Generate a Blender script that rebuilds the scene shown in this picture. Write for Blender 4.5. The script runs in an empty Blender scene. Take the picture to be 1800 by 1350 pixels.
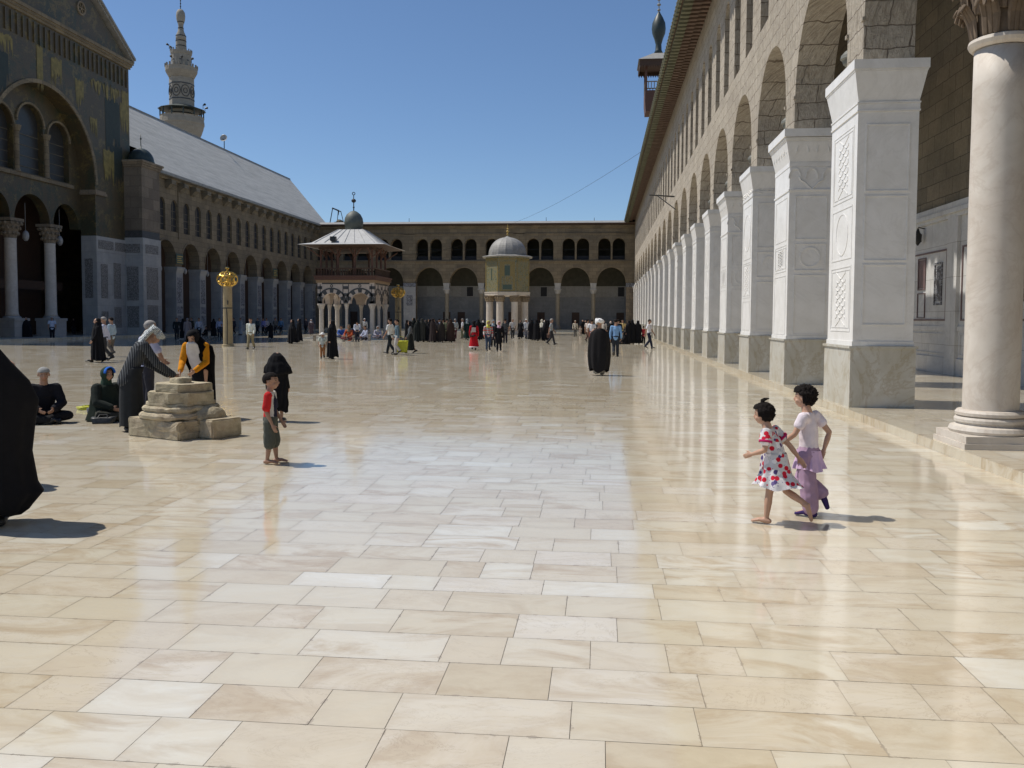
import bpy, bmesh, math, random
from math import sin, cos, pi, radians, sqrt, atan, atan2
from mathutils import Vector, Matrix, noise
random.seed(7)
SC = bpy.context.scene
COL = SC.collection
# ---------------------------------------------------------------- camera
F, CS, HT = 1500.0, -38.774, 1.7          # focal length in photo pixels, principal point offset, eye height
YAW, PIT, ROLL = 0.102595, atan(0.05), 0.005
D = Vector((-sin(YAW)*cos(PIT), cos(YAW)*cos(PIT), -sin(PIT)))
R0 = Vector((cos(YAW), sin(YAW), 0)); U0 = R0.cross(D)
RR = R0*cos(ROLL)+U0*sin(ROLL); UU = -R0*sin(ROLL)+U0*cos(ROLL)
cam = bpy.data.cameras.new('camera'); co = bpy.data.objects.new('camera', cam); COL.objects.link(co)
m = Matrix((RR, UU, -D)).transposed().to_4x4(); m.translation = Vector((0, 0, HT)); co.matrix_world = m
cam.sensor_width = 36; cam.lens = 36*F/1800; cam.shift_y = CS/1800; cam.clip_start = .1; cam.clip_end = 2000
SC.camera = co
def ray(px, py): return D*F+RR*(px-900)-UU*(py-675-CS)
def G(px, py, z=0.0):
    w = ray(px, py); t = (z-HT)/w.z
    return Vector((w.x*t, w.y*t, z))
def RY(px, py, Y):
    w = ray(px, py); t = Y/w.y
    return Vector((w.x*t, Y, HT+w.z*t))
# ---------------------------------------------------------------- world and sun
SUN_EL, SUN_AZ = radians(59), radians(8)
SDIR = Vector((-cos(SUN_EL)*cos(SUN_AZ), cos(SUN_EL)*sin(SUN_AZ), sin(SUN_EL)))   # towards the sun
w = bpy.data.worlds.new("World"); SC.world = w; w.use_nodes = True
nt = w.node_tree; bg = nt.nodes['Background']
sky = nt.nodes.new('ShaderNodeTexSky'); sky.sky_type = 'NISHITA'; sky.sun_disc = False
sky.sun_elevation = SUN_EL; sky.sun_rotation = atan2(SDIR.x, SDIR.y)
sky.air_density = 1.0; sky.dust_density = 0.2; sky.ozone_density = 6.0; sky.altitude = 700
nt.links.new(sky.outputs[0], bg.inputs[0]); bg.inputs[1].default_value = 0.106
sl = bpy.data.lights.new('sun', 'SUN'); sl.energy = 4.6; sl.angle = radians(.55); sl.color = (1, .945, .86)
so = bpy.data.objects.new('sun', sl); COL.objects.link(so)
so.rotation_euler = SDIR.to_track_quat('Z', 'Y').to_euler(); so.location = (-30, 0, 60)
SC.view_settings.view_transform = 'Standard'; SC.view_settings.look = 'None'
SC.view_settings.exposure = 0.0; SC.view_settings.gamma = 1
SC.render.engine = 'CYCLES'
# ---------------------------------------------------------------- node helper
class NB:
    def __init__(s, name):
        s.m = bpy.data.materials.new(name); s.m.use_nodes = True; s.t = s.m.node_tree
        s.b = s.t.nodes['Principled BSDF']; s.tc = None
    def n(s, ty, **k):
        o = s.t.nodes.new('ShaderNode'+ty)
        for a, v in k.items():
            if a.startswith('_'): setattr(o, a[1:], v)
            else: s.set(o.inputs[a.replace('__', ' ')], v)
        return o
    def set(s, inp, v):
        if hasattr(v, 'is_output'): s.t.links.new(v, inp)
        elif hasattr(v, 'outputs'): s.t.links.new(v.outputs[0], inp)
        else:
            if isinstance(v, tuple) and len(v) == 3 and inp.type == 'RGBA': v = (*v, 1)
            inp.default_value = v
    def co(s):
        if not s.tc: s.tc = s.t.nodes.new('ShaderNodeTexCoord')
        return s.tc.outputs['Object']
    def math(s, op, a, b=0.5, c=None, clamp=False):
        o = s.t.nodes.new('ShaderNodeMath'); o.operation = op; o.use_clamp = clamp
        s.set(o.inputs[0], a); s.set(o.inputs[1], b)
        if c is not None: s.set(o.inputs[2], c)
        return o.outputs[0]
    def mix(s, f, a, b, mode='MIX'):
        o = s.t.nodes.new('ShaderNodeMix'); o.data_type = 'RGBA'; o.blend_type = mode
        s.set(o.inputs[0], f); s.set(o.inputs[6], a); s.set(o.inputs[7], b)
        return o.outputs[2]
    def ramp(s, f, *st):
        o = s.t.nodes.new('ShaderNodeValToRGB'); cr = o.color_ramp
        while len(cr.elements) < len(st): cr.elements.new(.5)
        for e, (p, c) in zip(cr.elements, st): e.position = p; e.color = (*c, 1) if len(c) == 3 else c
        s.set(o.inputs[0], f); return o.outputs[0]
    def noise(s, sc, det=4, rough=.55, v=None, dist=0.0):
        return s.n('TexNoise', Vector=v if v is not None else s.co(), Scale=sc, Detail=det, Roughness=rough, Distortion=dist).outputs[0]
    def scale(s, v, x, y, z):
        o = s.t.nodes.new('ShaderNodeMapping'); s.set(o.inputs[0], v); o.inputs['Scale'].default_value = (x, y, z); return o.outputs[0]
    def flat(s):                         # (x+y, z): runs along any axis-aligned wall
        sp = s.n('SeparateXYZ', Vector=s.co()); 
        return s.n('CombineXYZ', X=s.math('ADD', sp.outputs[0], sp.outputs[1]), Y=sp.outputs[2]).outputs[0]
    def out(s, col, rough=.8, bump=None, bs=.3, bd=.02, metal=0, spec=None):
        s.set(s.b.inputs['Base Color'], col); s.set(s.b.inputs['Roughness'], rough); s.b.inputs['Metallic'].default_value = metal
        if spec is not None: s.b.inputs['Specular IOR Level'].default_value = spec
        if bump is not None:
            b = s.n('Bump', Strength=bs, Distance=bd, Height=bump); s.t.links.new(b.outputs[0], s.b.inputs['Normal'])
        return s.m
def stone(name, c1, c2, mortar, bw=.7, bh=.38, bump=.5, stain=(.5, .42, .33), st=.5, wb=.05, streak=0.0):
    q = NB(name); fv = q.flat()
    wob = q.n('VectorMath', _operation='MULTIPLY_ADD'); q.set(wob.inputs[0], q.n('TexNoise', Vector=q.co(), Scale=3.0).outputs[1]); wob.inputs[1].default_value = (wb, wb, 0); q.set(wob.inputs[2], fv)
    br = q.n('TexBrick', Vector=wob.outputs[0], Color1=c1, Color2=c2, Mortar=mortar, Scale=1.0, Mortar__Size=.012, Mortar__Smooth=.3, Brick__Width=bw, Row__Height=bh, Bias=0.0)
    n1 = q.noise(.7, 5, .6); n2 = q.noise(9, 6, .7)
    c = q.mix(q.ramp(n1, (.42, (0, 0, 0)), (.7, (st, st, st))), br.outputs[0], stain)
    c = q.mix(.45, c, q.ramp(n2, (.25, (.35, .33, .3)), (.7, (1, 1, 1))), 'MULTIPLY')
    h = q.math('ADD', q.math('MULTIPLY', br.outputs[1], -.7), q.math('MULTIPLY', n2, .8))
    if streak:
        sn = q.noise(1.0, 6, .75, q.scale(fv, 7, 2.2, 1), 2.0); h = q.math('ADD', h, q.math('MULTIPLY', sn, 2.2*streak))
        c = q.mix(.55*streak, c, q.ramp(sn, (.32, (.35, .31, .26)), (.55, (1, 1, 1))), 'MULTIPLY')
    return q.out(c, .88, h, bump, .03)
def marble(name, c, c2, vein, rough=.35, joints=None, vs=1.3, va=.35):
    q = NB(name)
    n1 = q.noise(vs, 6, .6, dist=1.5); n2 = q.noise(vs*4, 5, .6)
    col = q.mix(q.ramp(n1, (.35, (0, 0, 0)), (.65, (1, 1, 1))), c, c2)
    v = q.math('ABSOLUTE', q.math('SUBTRACT', q.noise(vs*.8, 8, .65, dist=2.5), .5))
    col = q.mix(q.ramp(v, (.0, (va, va, va)), (.035, (0, 0, 0))), col, vein)
    col = q.mix(.18, col, q.ramp(n2, (.3, (.6, .58, .52)), (.6, (1, 1, 1))), 'MULTIPLY')
    h = n2
    if joints:
        br = q.n('TexBrick', Vector=q.flat(), Color1=(1, 1, 1), Color2=(.86, .87, .89), Mortar=(.45, .42, .38), Scale=1.0, Mortar__Size=.006, Brick__Width=joints[0], Row__Height=joints[1])
        col = q.mix(1, col, br.outputs[0], 'MULTIPLY')
    return q.out(col, rough, h, .05, .01)
def plain(name, c, rough=.8, var=.35, sc=6, metal=0, bump=.15, spec=None):
    q = NB(name); n = q.noise(sc, 4, .6)
    col = q.mix(var, c, q.ramp(n, (.3, (.35, .35, .35)), (.7, (1.0, 1.0, 1.0))), 'MULTIPLY')
    return q.out(col, rough, n, bump, .01, metal, spec)
_cl = {}
def cloth(c, pat=None):
    key = (c, pat)
    if key in _cl: return _cl[key]
    q = NB('cloth'); n = q.noise(14, 3, .5); fine = q.noise(160, 2, .5)
    col = q.mix(.3, c, q.ramp(n, (.3, (.5, .5, .5)), (.7, (1, 1, 1))), 'MULTIPLY')
    if pat == 'stripe':
        sp = q.n('SeparateXYZ', Vector=q.co()); s_ = q.math('FRACT', q.math('MULTIPLY', sp.outputs[1], 34))
        col = q.mix(q.math('GREATER_THAN', s_, .70), col, (.115, .12, .125))
    if pat == 'band':
        sp = q.n('SeparateXYZ', Vector=q.co()); s_ = q.math('FRACT', q.math('MULTIPLY', sp.outputs[2], 7))
        col = q.mix(q.math('GREATER_THAN', s_, .5), col, (.55, .08, .06)); col = q.mix(q.math('GREATER_THAN', q.noise(12), .55), col, (.6, .6, .58))
    if pat == 'check':
        sp = q.n('SeparateXYZ', Vector=q.co())
        a = q.math('FRACT', q.math('MULTIPLY', q.math('ADD', sp.outputs[0], sp.outputs[2]), 36)); b = q.math('FRACT', q.math('MULTIPLY', q.math('SUBTRACT', sp.outputs[1], sp.outputs[2]), 36))
        col = q.mix(q.math('GREATER_THAN', q.math('MAXIMUM', a, b), .74), col, (.10, .12, .13))
    if pat == 'hearts':
        vo = q.n('TexVoronoi', Vector=q.co(), Scale=21.0); k = q.math('LESS_THAN', vo.outputs['Distance'], .43)
        hue = q.n('SeparateColor', Color=vo.outputs['Color'])
        cc = q.ramp(hue.outputs[0], (.0, (.50, .012, .03)), (.42, (.52, .02, .045)), (.5, (.06, .05, .17)), (.72, (.10, .07, .2)), (.76, (.75, .7, .72)), (1, (.8, .78, .76)))
        col = q.mix(k, col, cc)
        vo2 = q.n('TexVoronoi', Vector=q.co(), Scale=55.0); k2 = q.math('MULTIPLY', q.math('LESS_THAN', vo2.outputs['Distance'], .3), q.math('GREATER_THAN', q.noise(15), .52))
        col = q.mix(q.math('MULTIPLY', k2, q.math('SUBTRACT', 1.0, k)), col, (.22, .18, .30))
    m_ = q.out(col, .93, q.math('ADD', n, q.math('MULTIPLY', fine, .15)), .25, .015, 0, .15)
    _cl[key] = m_; return m_
# ---------------------------------------------------------------- mesh helpers
def bx(bm, x0, x1, y0, y1, z0, z1):
    v = [bm.verts.new((x, y, z)) for z in (z0, z1) for y in (y0, y1) for x in (x0, x1)]
    for f in ((0, 2, 3, 1), (4, 5, 7, 6), (0, 1, 5, 4), (2, 6, 7, 3), (0, 4, 6, 2), (1, 3, 7, 5)): bm.faces.new([v[i] for i in f])
    return v
def frus(bm, x0, x1, y0, y1, z0, X0, X1, Y0, Y1, z1):
    v = [bm.verts.new(p) for p in ((x0, y0, z0), (x1, y0, z0), (x0, y1, z0), (x1, y1, z0), (X0, Y0, z1), (X1, Y0, z1), (X0, Y1, z1), (X1, Y1, z1))]
    for f in ((0, 2, 3, 1), (4, 5, 7, 6), (0, 1, 5, 4), (2, 6, 7, 3), (0, 4, 6, 2), (1, 3, 7, 5)): bm.faces.new([v[i] for i in f])
def lathe(bm, cx, cy, prof, seg=16, ph=0.0, cap=True):
    rings = []
    for r, z in prof: rings.append([bm.verts.new((cx+r*cos(ph+2*pi*i/seg), cy+r*sin(ph+2*pi*i/seg), z)) for i in range(seg)])
    for a, b in zip(rings, rings[1:]):
        for i in range(seg): bm.faces.new((a[i], a[(i+1) % seg], b[(i+1) % seg], b[i]))
    if cap:
        bm.faces.new(rings[0][::-1]); bm.faces.new(rings[-1])
    return rings
def tube(bm, pts, rad, seg=8, ry=None, up=None, capr=True):
    """tapered tube; rad numbers or (a,b) pairs, rounded ends"""
    P = [Vector(p) for p in pts]; Rr = [(r, r) if not isinstance(r, tuple) else r for r in rad]
    if capr:
        t0 = (P[0]-P[1]).normalized(); t1 = (P[-1]-P[-2]).normalized(); a = min(Rr[0]); b = min(Rr[-1])
        P = [P[0]+t0*a*.8, P[0]+t0*a*.45]+P+[P[-1]+t1*b*.45, P[-1]+t1*b*.8]
        Rr = [(Rr[0][0]*.45, Rr[0][1]*.45), (Rr[0][0]*.85, Rr[0][1]*.85)]+Rr+[(Rr[-1][0]*.85, Rr[-1][1]*.85), (Rr[-1][0]*.45, Rr[-1][1]*.45)]
    ref = Vector(up) if up else None; prev = None; rings = []
    for i, p in enumerate(P):
        t = (P[min(i+1, len(P)-1)]-P[max(i-1, 0)]).normalized()
        if ref: x = ref-t*ref.dot(t)
        elif prev is None:
            x = Vector((1, 0, 0)) if abs(t.x) < .8 else Vector((0, 1, 0)); x = x-t*x.dot(t)
        else: x = prev-t*prev.dot(t)
        x.normalize(); prev = x; y = t.cross(x)
        rings.append([bm.verts.new(p+x*Rr[i][0]*cos(2*pi*k/seg)+y*Rr[i][1]*sin(2*pi*k/seg)) for k in range(seg)])
    for a, b in zip(rings, rings[1:]):
        for k in range(seg): bm.faces.new((a[k], a[(k+1) % seg], b[(k+1) % seg], b[k]))
    bm.faces.new(rings[0][::-1]); bm.faces.new(rings[-1])
def ball(bm, c, r, sub=2, rot=None):
    M_ = Matrix.Translation(c) @ (rot.to_4x4() if rot else Matrix.Identity(4)) @ Matrix.Diagonal((*(r if isinstance(r, tuple) else (r, r, r)), 1))
    return bmesh.ops.create_icosphere(bm, subdivisions=sub, radius=1, matrix=M_)['verts']
def rough_up(bm, amt, sc=3.0, cuts=0, seed=0.0):
    if cuts: bmesh.ops.subdivide_edges(bm, edges=bm.edges[:], cuts=cuts, use_grid_fill=True)
    for v in bm.verts:
        n = noise.noise_vector(v.co*sc+Vector((seed, 0, 0)))+noise.noise_vector(v.co*sc*3.1+Vector((0, seed, 0)))*.5
        v.co += n*amt
def obj(name, bm, mats, parent=None, smooth=False, world=True, fix=True):
    if fix: bmesh.ops.recalc_face_normals(bm, faces=bm.faces[:])
    me = bpy.data.meshes.new(name); bm.to_mesh(me); bm.free()
    if smooth:
        for p in me.polygons: p.use_smooth = True
    o = bpy.data.objects.new(name, me); COL.objects.link(o)
    for mm in (mats if isinstance(mats, (list, tuple)) else [mats]): me.materials.append(mm)
    if parent:
        o.parent = parent
        if world: o.location = -world_loc(parent)
    return o
def world_loc(o):
    v = Vector(o.location)
    while o.parent: o = o.parent; v += Vector(o.location)
    return v
def thing(name, label, cat, loc=(0, 0, 0), rz=0, group=None):
    o = bpy.data.objects.new(name, None); COL.objects.link(o); o.location = loc; o.rotation_euler = (0, 0, rz)
    o['label'] = label; o['category'] = cat
    if group: o['group'] = group
    o.empty_display_size = .3
    return o
def tag(o, label, cat, group=None):
    o['label'] = label; o['category'] = cat
    if group: o['group'] = group
    return o
def struct(o): o['kind'] = 'structure'; return o
def arch_wall(bm, u0, u1, z0, z1, ops, PF, d0, d1, seg=14):
    """wall with arched holes. ops: (centre, half, zbottom, zspring, rise). PF(u,z,d)->xyz, d0..d1 thickness"""
    cuts = {u0, u1}
    for c, h, zb, zs, rs in ops:
        for i in range(seg+1):
            u = c-h*cos(pi*i/seg)
            if u0 < u < u1: cuts.add(round(u, 5))
    cuts = sorted(cuts)
    def top(o, u):
        c, h, zb, zs, rs = o; t = max(0.0, 1-((u-c)/h)**2); return zs+rs*sqrt(t)
    def quad(*p):
        try: bm.faces.new([bm.verts.new(q) for q in p])
        except ValueError: pass
    for a, b in zip(cuts, cuts[1:]):
        if b-a < 1e-4: continue
        mid = (a+b)/2
        act = sorted([o for o in ops if abs(mid-o[0]) < o[1]], key=lambda o: o[2])
        za = zb_ = z0
        for o in act:
            if o[2] > za+1e-4:
                for d in (d0, d1): quad(PF(a, za, d), PF(b, zb_, d), PF(b, o[2], d), PF(a, o[2], d))
                quad(PF(a, o[2], d0), PF(b, o[2], d0), PF(b, o[2], d1), PF(a, o[2], d1))
            ta, tb = top(o, a), top(o, b)
            quad(PF(a, ta, d0), PF(b, tb, d0), PF(b, tb, d1), PF(a, ta, d1))
            if abs(a-(o[0]-o[1])) < 1e-3: quad(PF(a, o[2], d0), PF(a, o[3], d0), PF(a, o[3], d1), PF(a, o[2], d1))
            if abs(b-(o[0]+o[1])) < 1e-3: quad(PF(b, o[2], d0), PF(b, o[3], d0), PF(b, o[3], d1), PF(b, o[2], d1))
            za, zb_ = ta, tb
        for d in (d0, d1): quad(PF(a, za, d), PF(b, zb_, d), PF(b, z1, d), PF(a, z1, d))
        quad(PF(a, z1, d0), PF(b, z1, d0), PF(b, z1, d1), PF(a, z1, d1))
    for u in (u0, u1): quad(PF(u, z0, d0), PF(u, z1, d0), PF(u, z1, d1), PF(u, z0, d1))
def PX(u, z, d): return (d, u, z)      # wall running along Y, d is X
def PY(u, z, d): return (u, d, z)      # wall running along X, d is Y
def ring_arch(bm, c, z, r0, r1, PF, d0, d1, a0=0, a1=pi, seg=16, rise=1.0):
    """half ring moulding"""
    for i in range(seg):
        t, s = a0+(a1-a0)*i/seg, a0+(a1-a0)*(i+1)/seg
        p = lambda r, a, d: PF(c+r*cos(a), z+r*sin(a)*rise, d)
        q = [p(r0, t, d0), p(r0, s, d0), p(r1, s, d0), p(r1, t, d0)]; k = [p(r0, t, d1), p(r0, s, d1), p(r1, s, d1), p(r1, t, d1)]
        V = [bm.verts.new(x) for x in q+k]
        for f in ((0, 1, 2, 3), (4, 5, 6, 7), (0, 1, 5, 4), (2, 3, 7, 6)): bm.faces.new([V[j] for j in f])
def frame(bm, u0, u1, z0, z1, w_, PF, d0, d1):
    """rectangular moulding of four bars"""
    for a, b, c, d in ((u0, u1, z1-w_, z1), (u0, u1, z0, z0+w_), (u0, u0+w_, z0+w_, z1-w_), (u1-w_, u1, z0+w_, z1-w_)):
        p = PF(a, c, d0); q = PF(b, d, d1)
        bx(bm, min(p[0], q[0]), max(p[0], q[0]), min(p[1], q[1]), max(p[1], q[1]), p[2], q[2])
# ---------------------------------------------------------------- materials
M_stone = stone('tan stone', (.34, .27, .185), (.24, .19, .13), (.11, .09, .065), .95, .46, .6, (.16, .125, .09))
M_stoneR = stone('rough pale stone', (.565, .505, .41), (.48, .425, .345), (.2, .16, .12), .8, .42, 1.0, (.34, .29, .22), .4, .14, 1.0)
M_min = stone('pale minaret stone', (.37, .335, .275), (.31, .28, .23), (.25, .22, .18), .9, .5, .3, (.36, .33, .28), .3)
M_arched = plain('carved stone toned for shade', (.16, .115, .075), .85, .6, 7)  # capital stone, browned darker to carry shade from the wall above
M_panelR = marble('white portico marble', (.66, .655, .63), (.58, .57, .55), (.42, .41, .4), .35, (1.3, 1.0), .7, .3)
M_lampsh = plain('weathered lamp glass', (.17, .17, .14), .5, .7, 9)
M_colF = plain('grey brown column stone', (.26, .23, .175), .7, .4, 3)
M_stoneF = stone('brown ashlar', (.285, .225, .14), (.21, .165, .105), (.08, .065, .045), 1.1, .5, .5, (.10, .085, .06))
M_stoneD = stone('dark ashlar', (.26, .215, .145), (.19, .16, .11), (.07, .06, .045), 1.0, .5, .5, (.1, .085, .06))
M_white = marble('white marble', (.79, .775, .745), (.73, .715, .68), (.55, .53, .5), .4, None, .8, .2)
M_plinth = marble('veined grey marble', (.56, .55, .50), (.44, .41, .33), (.34, .27, .17), .28, None, .9, .5)
M_col = marble('weathered column marble', (.60, .55, .48), (.53, .47, .40), (.36, .27, .2), .6, None, 1.2, .22)
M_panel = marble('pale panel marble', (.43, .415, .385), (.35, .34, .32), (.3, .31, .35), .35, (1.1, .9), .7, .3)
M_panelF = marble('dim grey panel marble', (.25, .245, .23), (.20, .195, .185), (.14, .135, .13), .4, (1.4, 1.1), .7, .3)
M_bar = marble('mauve marble', (.20, .13, .125), (.15, .10, .10), (.1, .07, .07), .4)
M_grid = marble('dark inlay marble', (.045, .045, .045), (.06, .058, .055), (.12, .11, .1), .5)
M_lead = None
def lead():
    q = NB('lead sheet roofing'); fv = q.co(); sp = q.n('SeparateXYZ', Vector=fv)
    s_ = q.math('FRACT', q.math('MULTIPLY', sp.outputs[1], .9)); seam = q.math('LESS_THAN', s_, .04)
    st = q.noise(1.0, 7, .7, q.scale(fv, 1.2, .25, 3.5)); n = q.noise(2.2, 6, .7)
    c = q.ramp(st, (.25, (.33, .32, .285)), (.5, (.47, .455, .41)), (.75, (.59, .565, .51)))
    c = q.mix(.3, c, q.ramp(n, (.3, (.5, .5, .5)), (.7, (1, 1, 1))), 'MULTIPLY'); c = q.mix(q.math('MULTIPLY', seam, .45), c, (.13, .13, .14))
    return q.out(c, .7, q.math('ADD', n, seam), .4, .03)
M_lead = lead()
M_leadp = plain('weathered lead', (.31, .30, .275), .6, .5, 3)
M_dome = plain('dark green lead dome', (.035, .05, .045), .5, .5, 4)
M_wood = plain('brown timber', (.09, .05, .03), .75, .5, 9)
M_woodl = plain('pale timber band', (.36, .24, .13), .7, .4, 8)
M_woodr = plain('red timber', (.13, .06, .038), .7, .4, 8)
M_dark = plain('dark opening screen', (.018, .018, .02), .7, .3, 3)
M_iron = plain('black iron', (.02, .02, .02), .5, .3, 8)
M_gold = plain('gilded brass', (.75, .50, .12), .28, .3, 8, 1.0)
M_goldp = plain('gold paint', (.55, .38, .10), .5, .4, 8)
M_tile = None
def tiles():
    q = NB('eave tiles green and brown'); n = q.noise(3.0, 3); s = q.n('SeparateXYZ', Vector=q.co())
    k = q.math('LESS_THAN', s.outputs[0], 3.83)
    c = q.mix(k, (.17, .115, .085), (.16, .16, .10)); c = q.mix(.5, c, q.ramp(n, (.3, (.3, .3, .3)), (.7, (1, 1, 1))), 'MULTIPLY')
    return q.out(c, .85, n, .3, .02)
M_tile = tiles()
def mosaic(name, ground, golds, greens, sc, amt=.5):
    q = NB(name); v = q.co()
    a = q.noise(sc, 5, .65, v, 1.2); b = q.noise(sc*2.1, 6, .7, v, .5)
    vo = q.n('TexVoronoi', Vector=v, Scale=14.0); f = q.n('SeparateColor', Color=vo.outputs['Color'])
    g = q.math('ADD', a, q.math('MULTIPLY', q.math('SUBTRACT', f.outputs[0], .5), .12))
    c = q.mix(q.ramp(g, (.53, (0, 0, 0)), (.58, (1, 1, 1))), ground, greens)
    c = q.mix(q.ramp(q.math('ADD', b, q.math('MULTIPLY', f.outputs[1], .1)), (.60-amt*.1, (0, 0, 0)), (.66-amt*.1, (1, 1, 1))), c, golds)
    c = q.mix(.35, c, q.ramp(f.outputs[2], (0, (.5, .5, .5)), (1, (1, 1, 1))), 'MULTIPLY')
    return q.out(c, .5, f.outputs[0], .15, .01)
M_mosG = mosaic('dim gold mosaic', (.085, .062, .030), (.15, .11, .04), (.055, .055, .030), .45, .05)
M_mosT = mosaic('green gold mosaic', (.21, .215, .15), (.27, .21, .075), (.085, .125, .09), 3.6, .5)
M_mosY = plain('gold tesserae', (.27, .205, .07), .5, .5, 12)
M_mosgreen = plain('dark green tesserae', (.07, .11, .085), .5, .5, 12)
M_ped = None
def ped():
    q = NB('weathered pedestal limestone'); n = q.noise(4.5, 8, .72); n2 = q.noise(1.7, 4, .6); n3 = q.noise(30, 5, .7)
    c = q.ramp(n, (.25, (.13, .105, .065)), (.5, (.40, .34, .225)), (.75, (.60, .53, .38)))
    c = q.mix(q.ramp(n2, (.45, (0, 0, 0)), (.65, (.35, .35, .35))), c, (.34, .23, .17))
    return q.out(c, .9, q.math('ADD', n, q.math('MULTIPLY', n3, .4)), .9, .035)
M_ped = ped()
def ornament(name, base, ink, sc):
    q = NB(name); v = q.flat()
    w1 = q.n('TexVoronoi', Vector=v, Scale=sc, _feature='DISTANCE_TO_EDGE')
    w2 = q.n('TexVoronoi', Vector=v, Scale=sc*2.3, _feature='DISTANCE_TO_EDGE')
    k = q.math('MAXIMUM', q.math('LESS_THAN', w1.outputs[0], .06), q.math('LESS_THAN', w2.outputs[0], .07))
    return q.out(q.mix(k, base, ink), .45)
M_orn = ornament('inlaid ornament marble', (.30, .31, .33), (.09, .085, .09), 3.2)
M_ornb = ornament('grey inlaid marble', (.27, .265, .25), (.12, .105, .095), 4.5)
def floor_mat(name, dull=0.0):
    q = NB(name); at = q.n('Attribute', _attribute_name='slab'); sp = q.n('SeparateColor', Color=at.outputs[0])
    off = q.n('VectorMath', _operation='MULTIPLY_ADD'); q.set(off.inputs[0], at.outputs[0]); off.inputs[1].default_value = (37, 53, 71); q.set(off.inputs[2], q.co())
    v = q.scale(off.outputs[0], .75, 1.5, 1)
    n1 = q.noise(1.9, 7, .62, v, 1.3); n2 = q.noise(7, 6, .7, v, .6); n3 = q.noise(38, 3, .6)
    base = q.ramp(sp.outputs[0], (0, (.57, .485, .35)), (.05, (.635, .56, .43)), (.4, (.675, .615, .495)), (.85, (.71, .66, .555)), (.96, (.75, .72, .64)), (1, (.80, .78, .72)))
    base = q.mix(q.math('MULTIPLY', sp.outputs[1], .32), base, (.66, .54, .45))
    am = q.math('MULTIPLY', q.ramp(n1, (.44, (0, 0, 0)), (.62, (1, 1, 1))), q.math('ADD', q.math('MULTIPLY', sp.outputs[2], .85), .15))
    c = q.mix(q.math('MULTIPLY', am, .85), base, (.44, .32, .19))
    c = q.mix(q.math('MULTIPLY', q.ramp(n2, (.42, (1, 1, 1)), (.6, (0, 0, 0))), .30), c, (.70, .61, .46))
    vn = q.math('ABSOLUTE', q.math('SUBTRACT', q.noise(1.6, 8, .7, v, 3), .5))
    c = q.mix(q.math('MULTIPLY', q.ramp(vn, (0, (1, 1, 1)), (.012, (0, 0, 0))), q.math('MULTIPLY', sp.outputs[1], .55)), c, (.40, .32, .23))
    big = q.noise(.22, 3, .5)
    c = q.mix(q.ramp(big, (.35, (0, 0, 0)), (.7, (.28, .28, .28))), c, (.55, .45, .31))
    r = q.math('ADD', q.ramp(n2, (.3, (.05, .05, .05)), (.7, (.11, .11, .11))), q.math('MULTIPLY', sp.outputs[0], .03))
    wav = q.noise(2.2, 2, .5)
    h = q.math('ADD', q.math('MULTIPLY', wav, 1.0), q.math('MULTIPLY', n3, .02))
    c = q.mix(1.0, c, (.875, .885, .87), 'MULTIPLY')
    ed = q.n('Attribute', _attribute_name='edge'); es = q.n('SeparateColor', Color=ed.outputs[0])
    du = q.math('MINIMUM', es.outputs[0], q.math('SUBTRACT', es.outputs[2], es.outputs[0])); dv = q.math('MINIMUM', es.outputs[1], q.math('SUBTRACT', .36, es.outputs[1]))
    dm = q.math('MINIMUM', du, dv); has = q.math('GREATER_THAN', es.outputs[2], .01)
    ch = q.math('MULTIPLY', q.math('GREATER_THAN', q.math('ADD', q.noise(9, 5, .7), q.math('MULTIPLY', dm, -9.0)), .555), has)
    c = q.mix(q.math('MULTIPLY', ch, .55), c, (.30, .25, .19))
    soft = q.math('MULTIPLY', q.math('SUBTRACT', 1.0, q.math('MULTIPLY', dm, 14.0), None, True), q.math('MULTIPLY', has, q.noise(3, 3, .5)))
    c = q.mix(q.math('MULTIPLY', soft, .28), c, (.42, .35, .25))
    return q.out(c, r, h, .10, .008, 0, .85)
M_floor = floor_mat('polished court marble')
M_grout = plain('grout', (.34, .29, .225), .9, .4, 5)
M_skin = plain('skin', (.46, .27, .18), .55, .12, 9, 0, .05)
M_skinb = plain('tan skin', (.33, .185, .12), .55, .12, 9, 0, .05)
M_hair = plain('dark hair', (.012, .009, .008), .85, .5, 40, 0, .8, .15)
M_greyh = plain('grey hair', (.3, .28, .26), .7, .4, 40, 0, .5)
M_eye = plain('eyes', (.02, .012, .01), .3, 0, 5)
M_lip = plain('lips', (.38, .13, .10), .5, .1, 9)
M_shoe = plain('dark shoe leather', (.02, .018, .016), .5, .3, 9)
M_blue_shade = None
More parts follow.
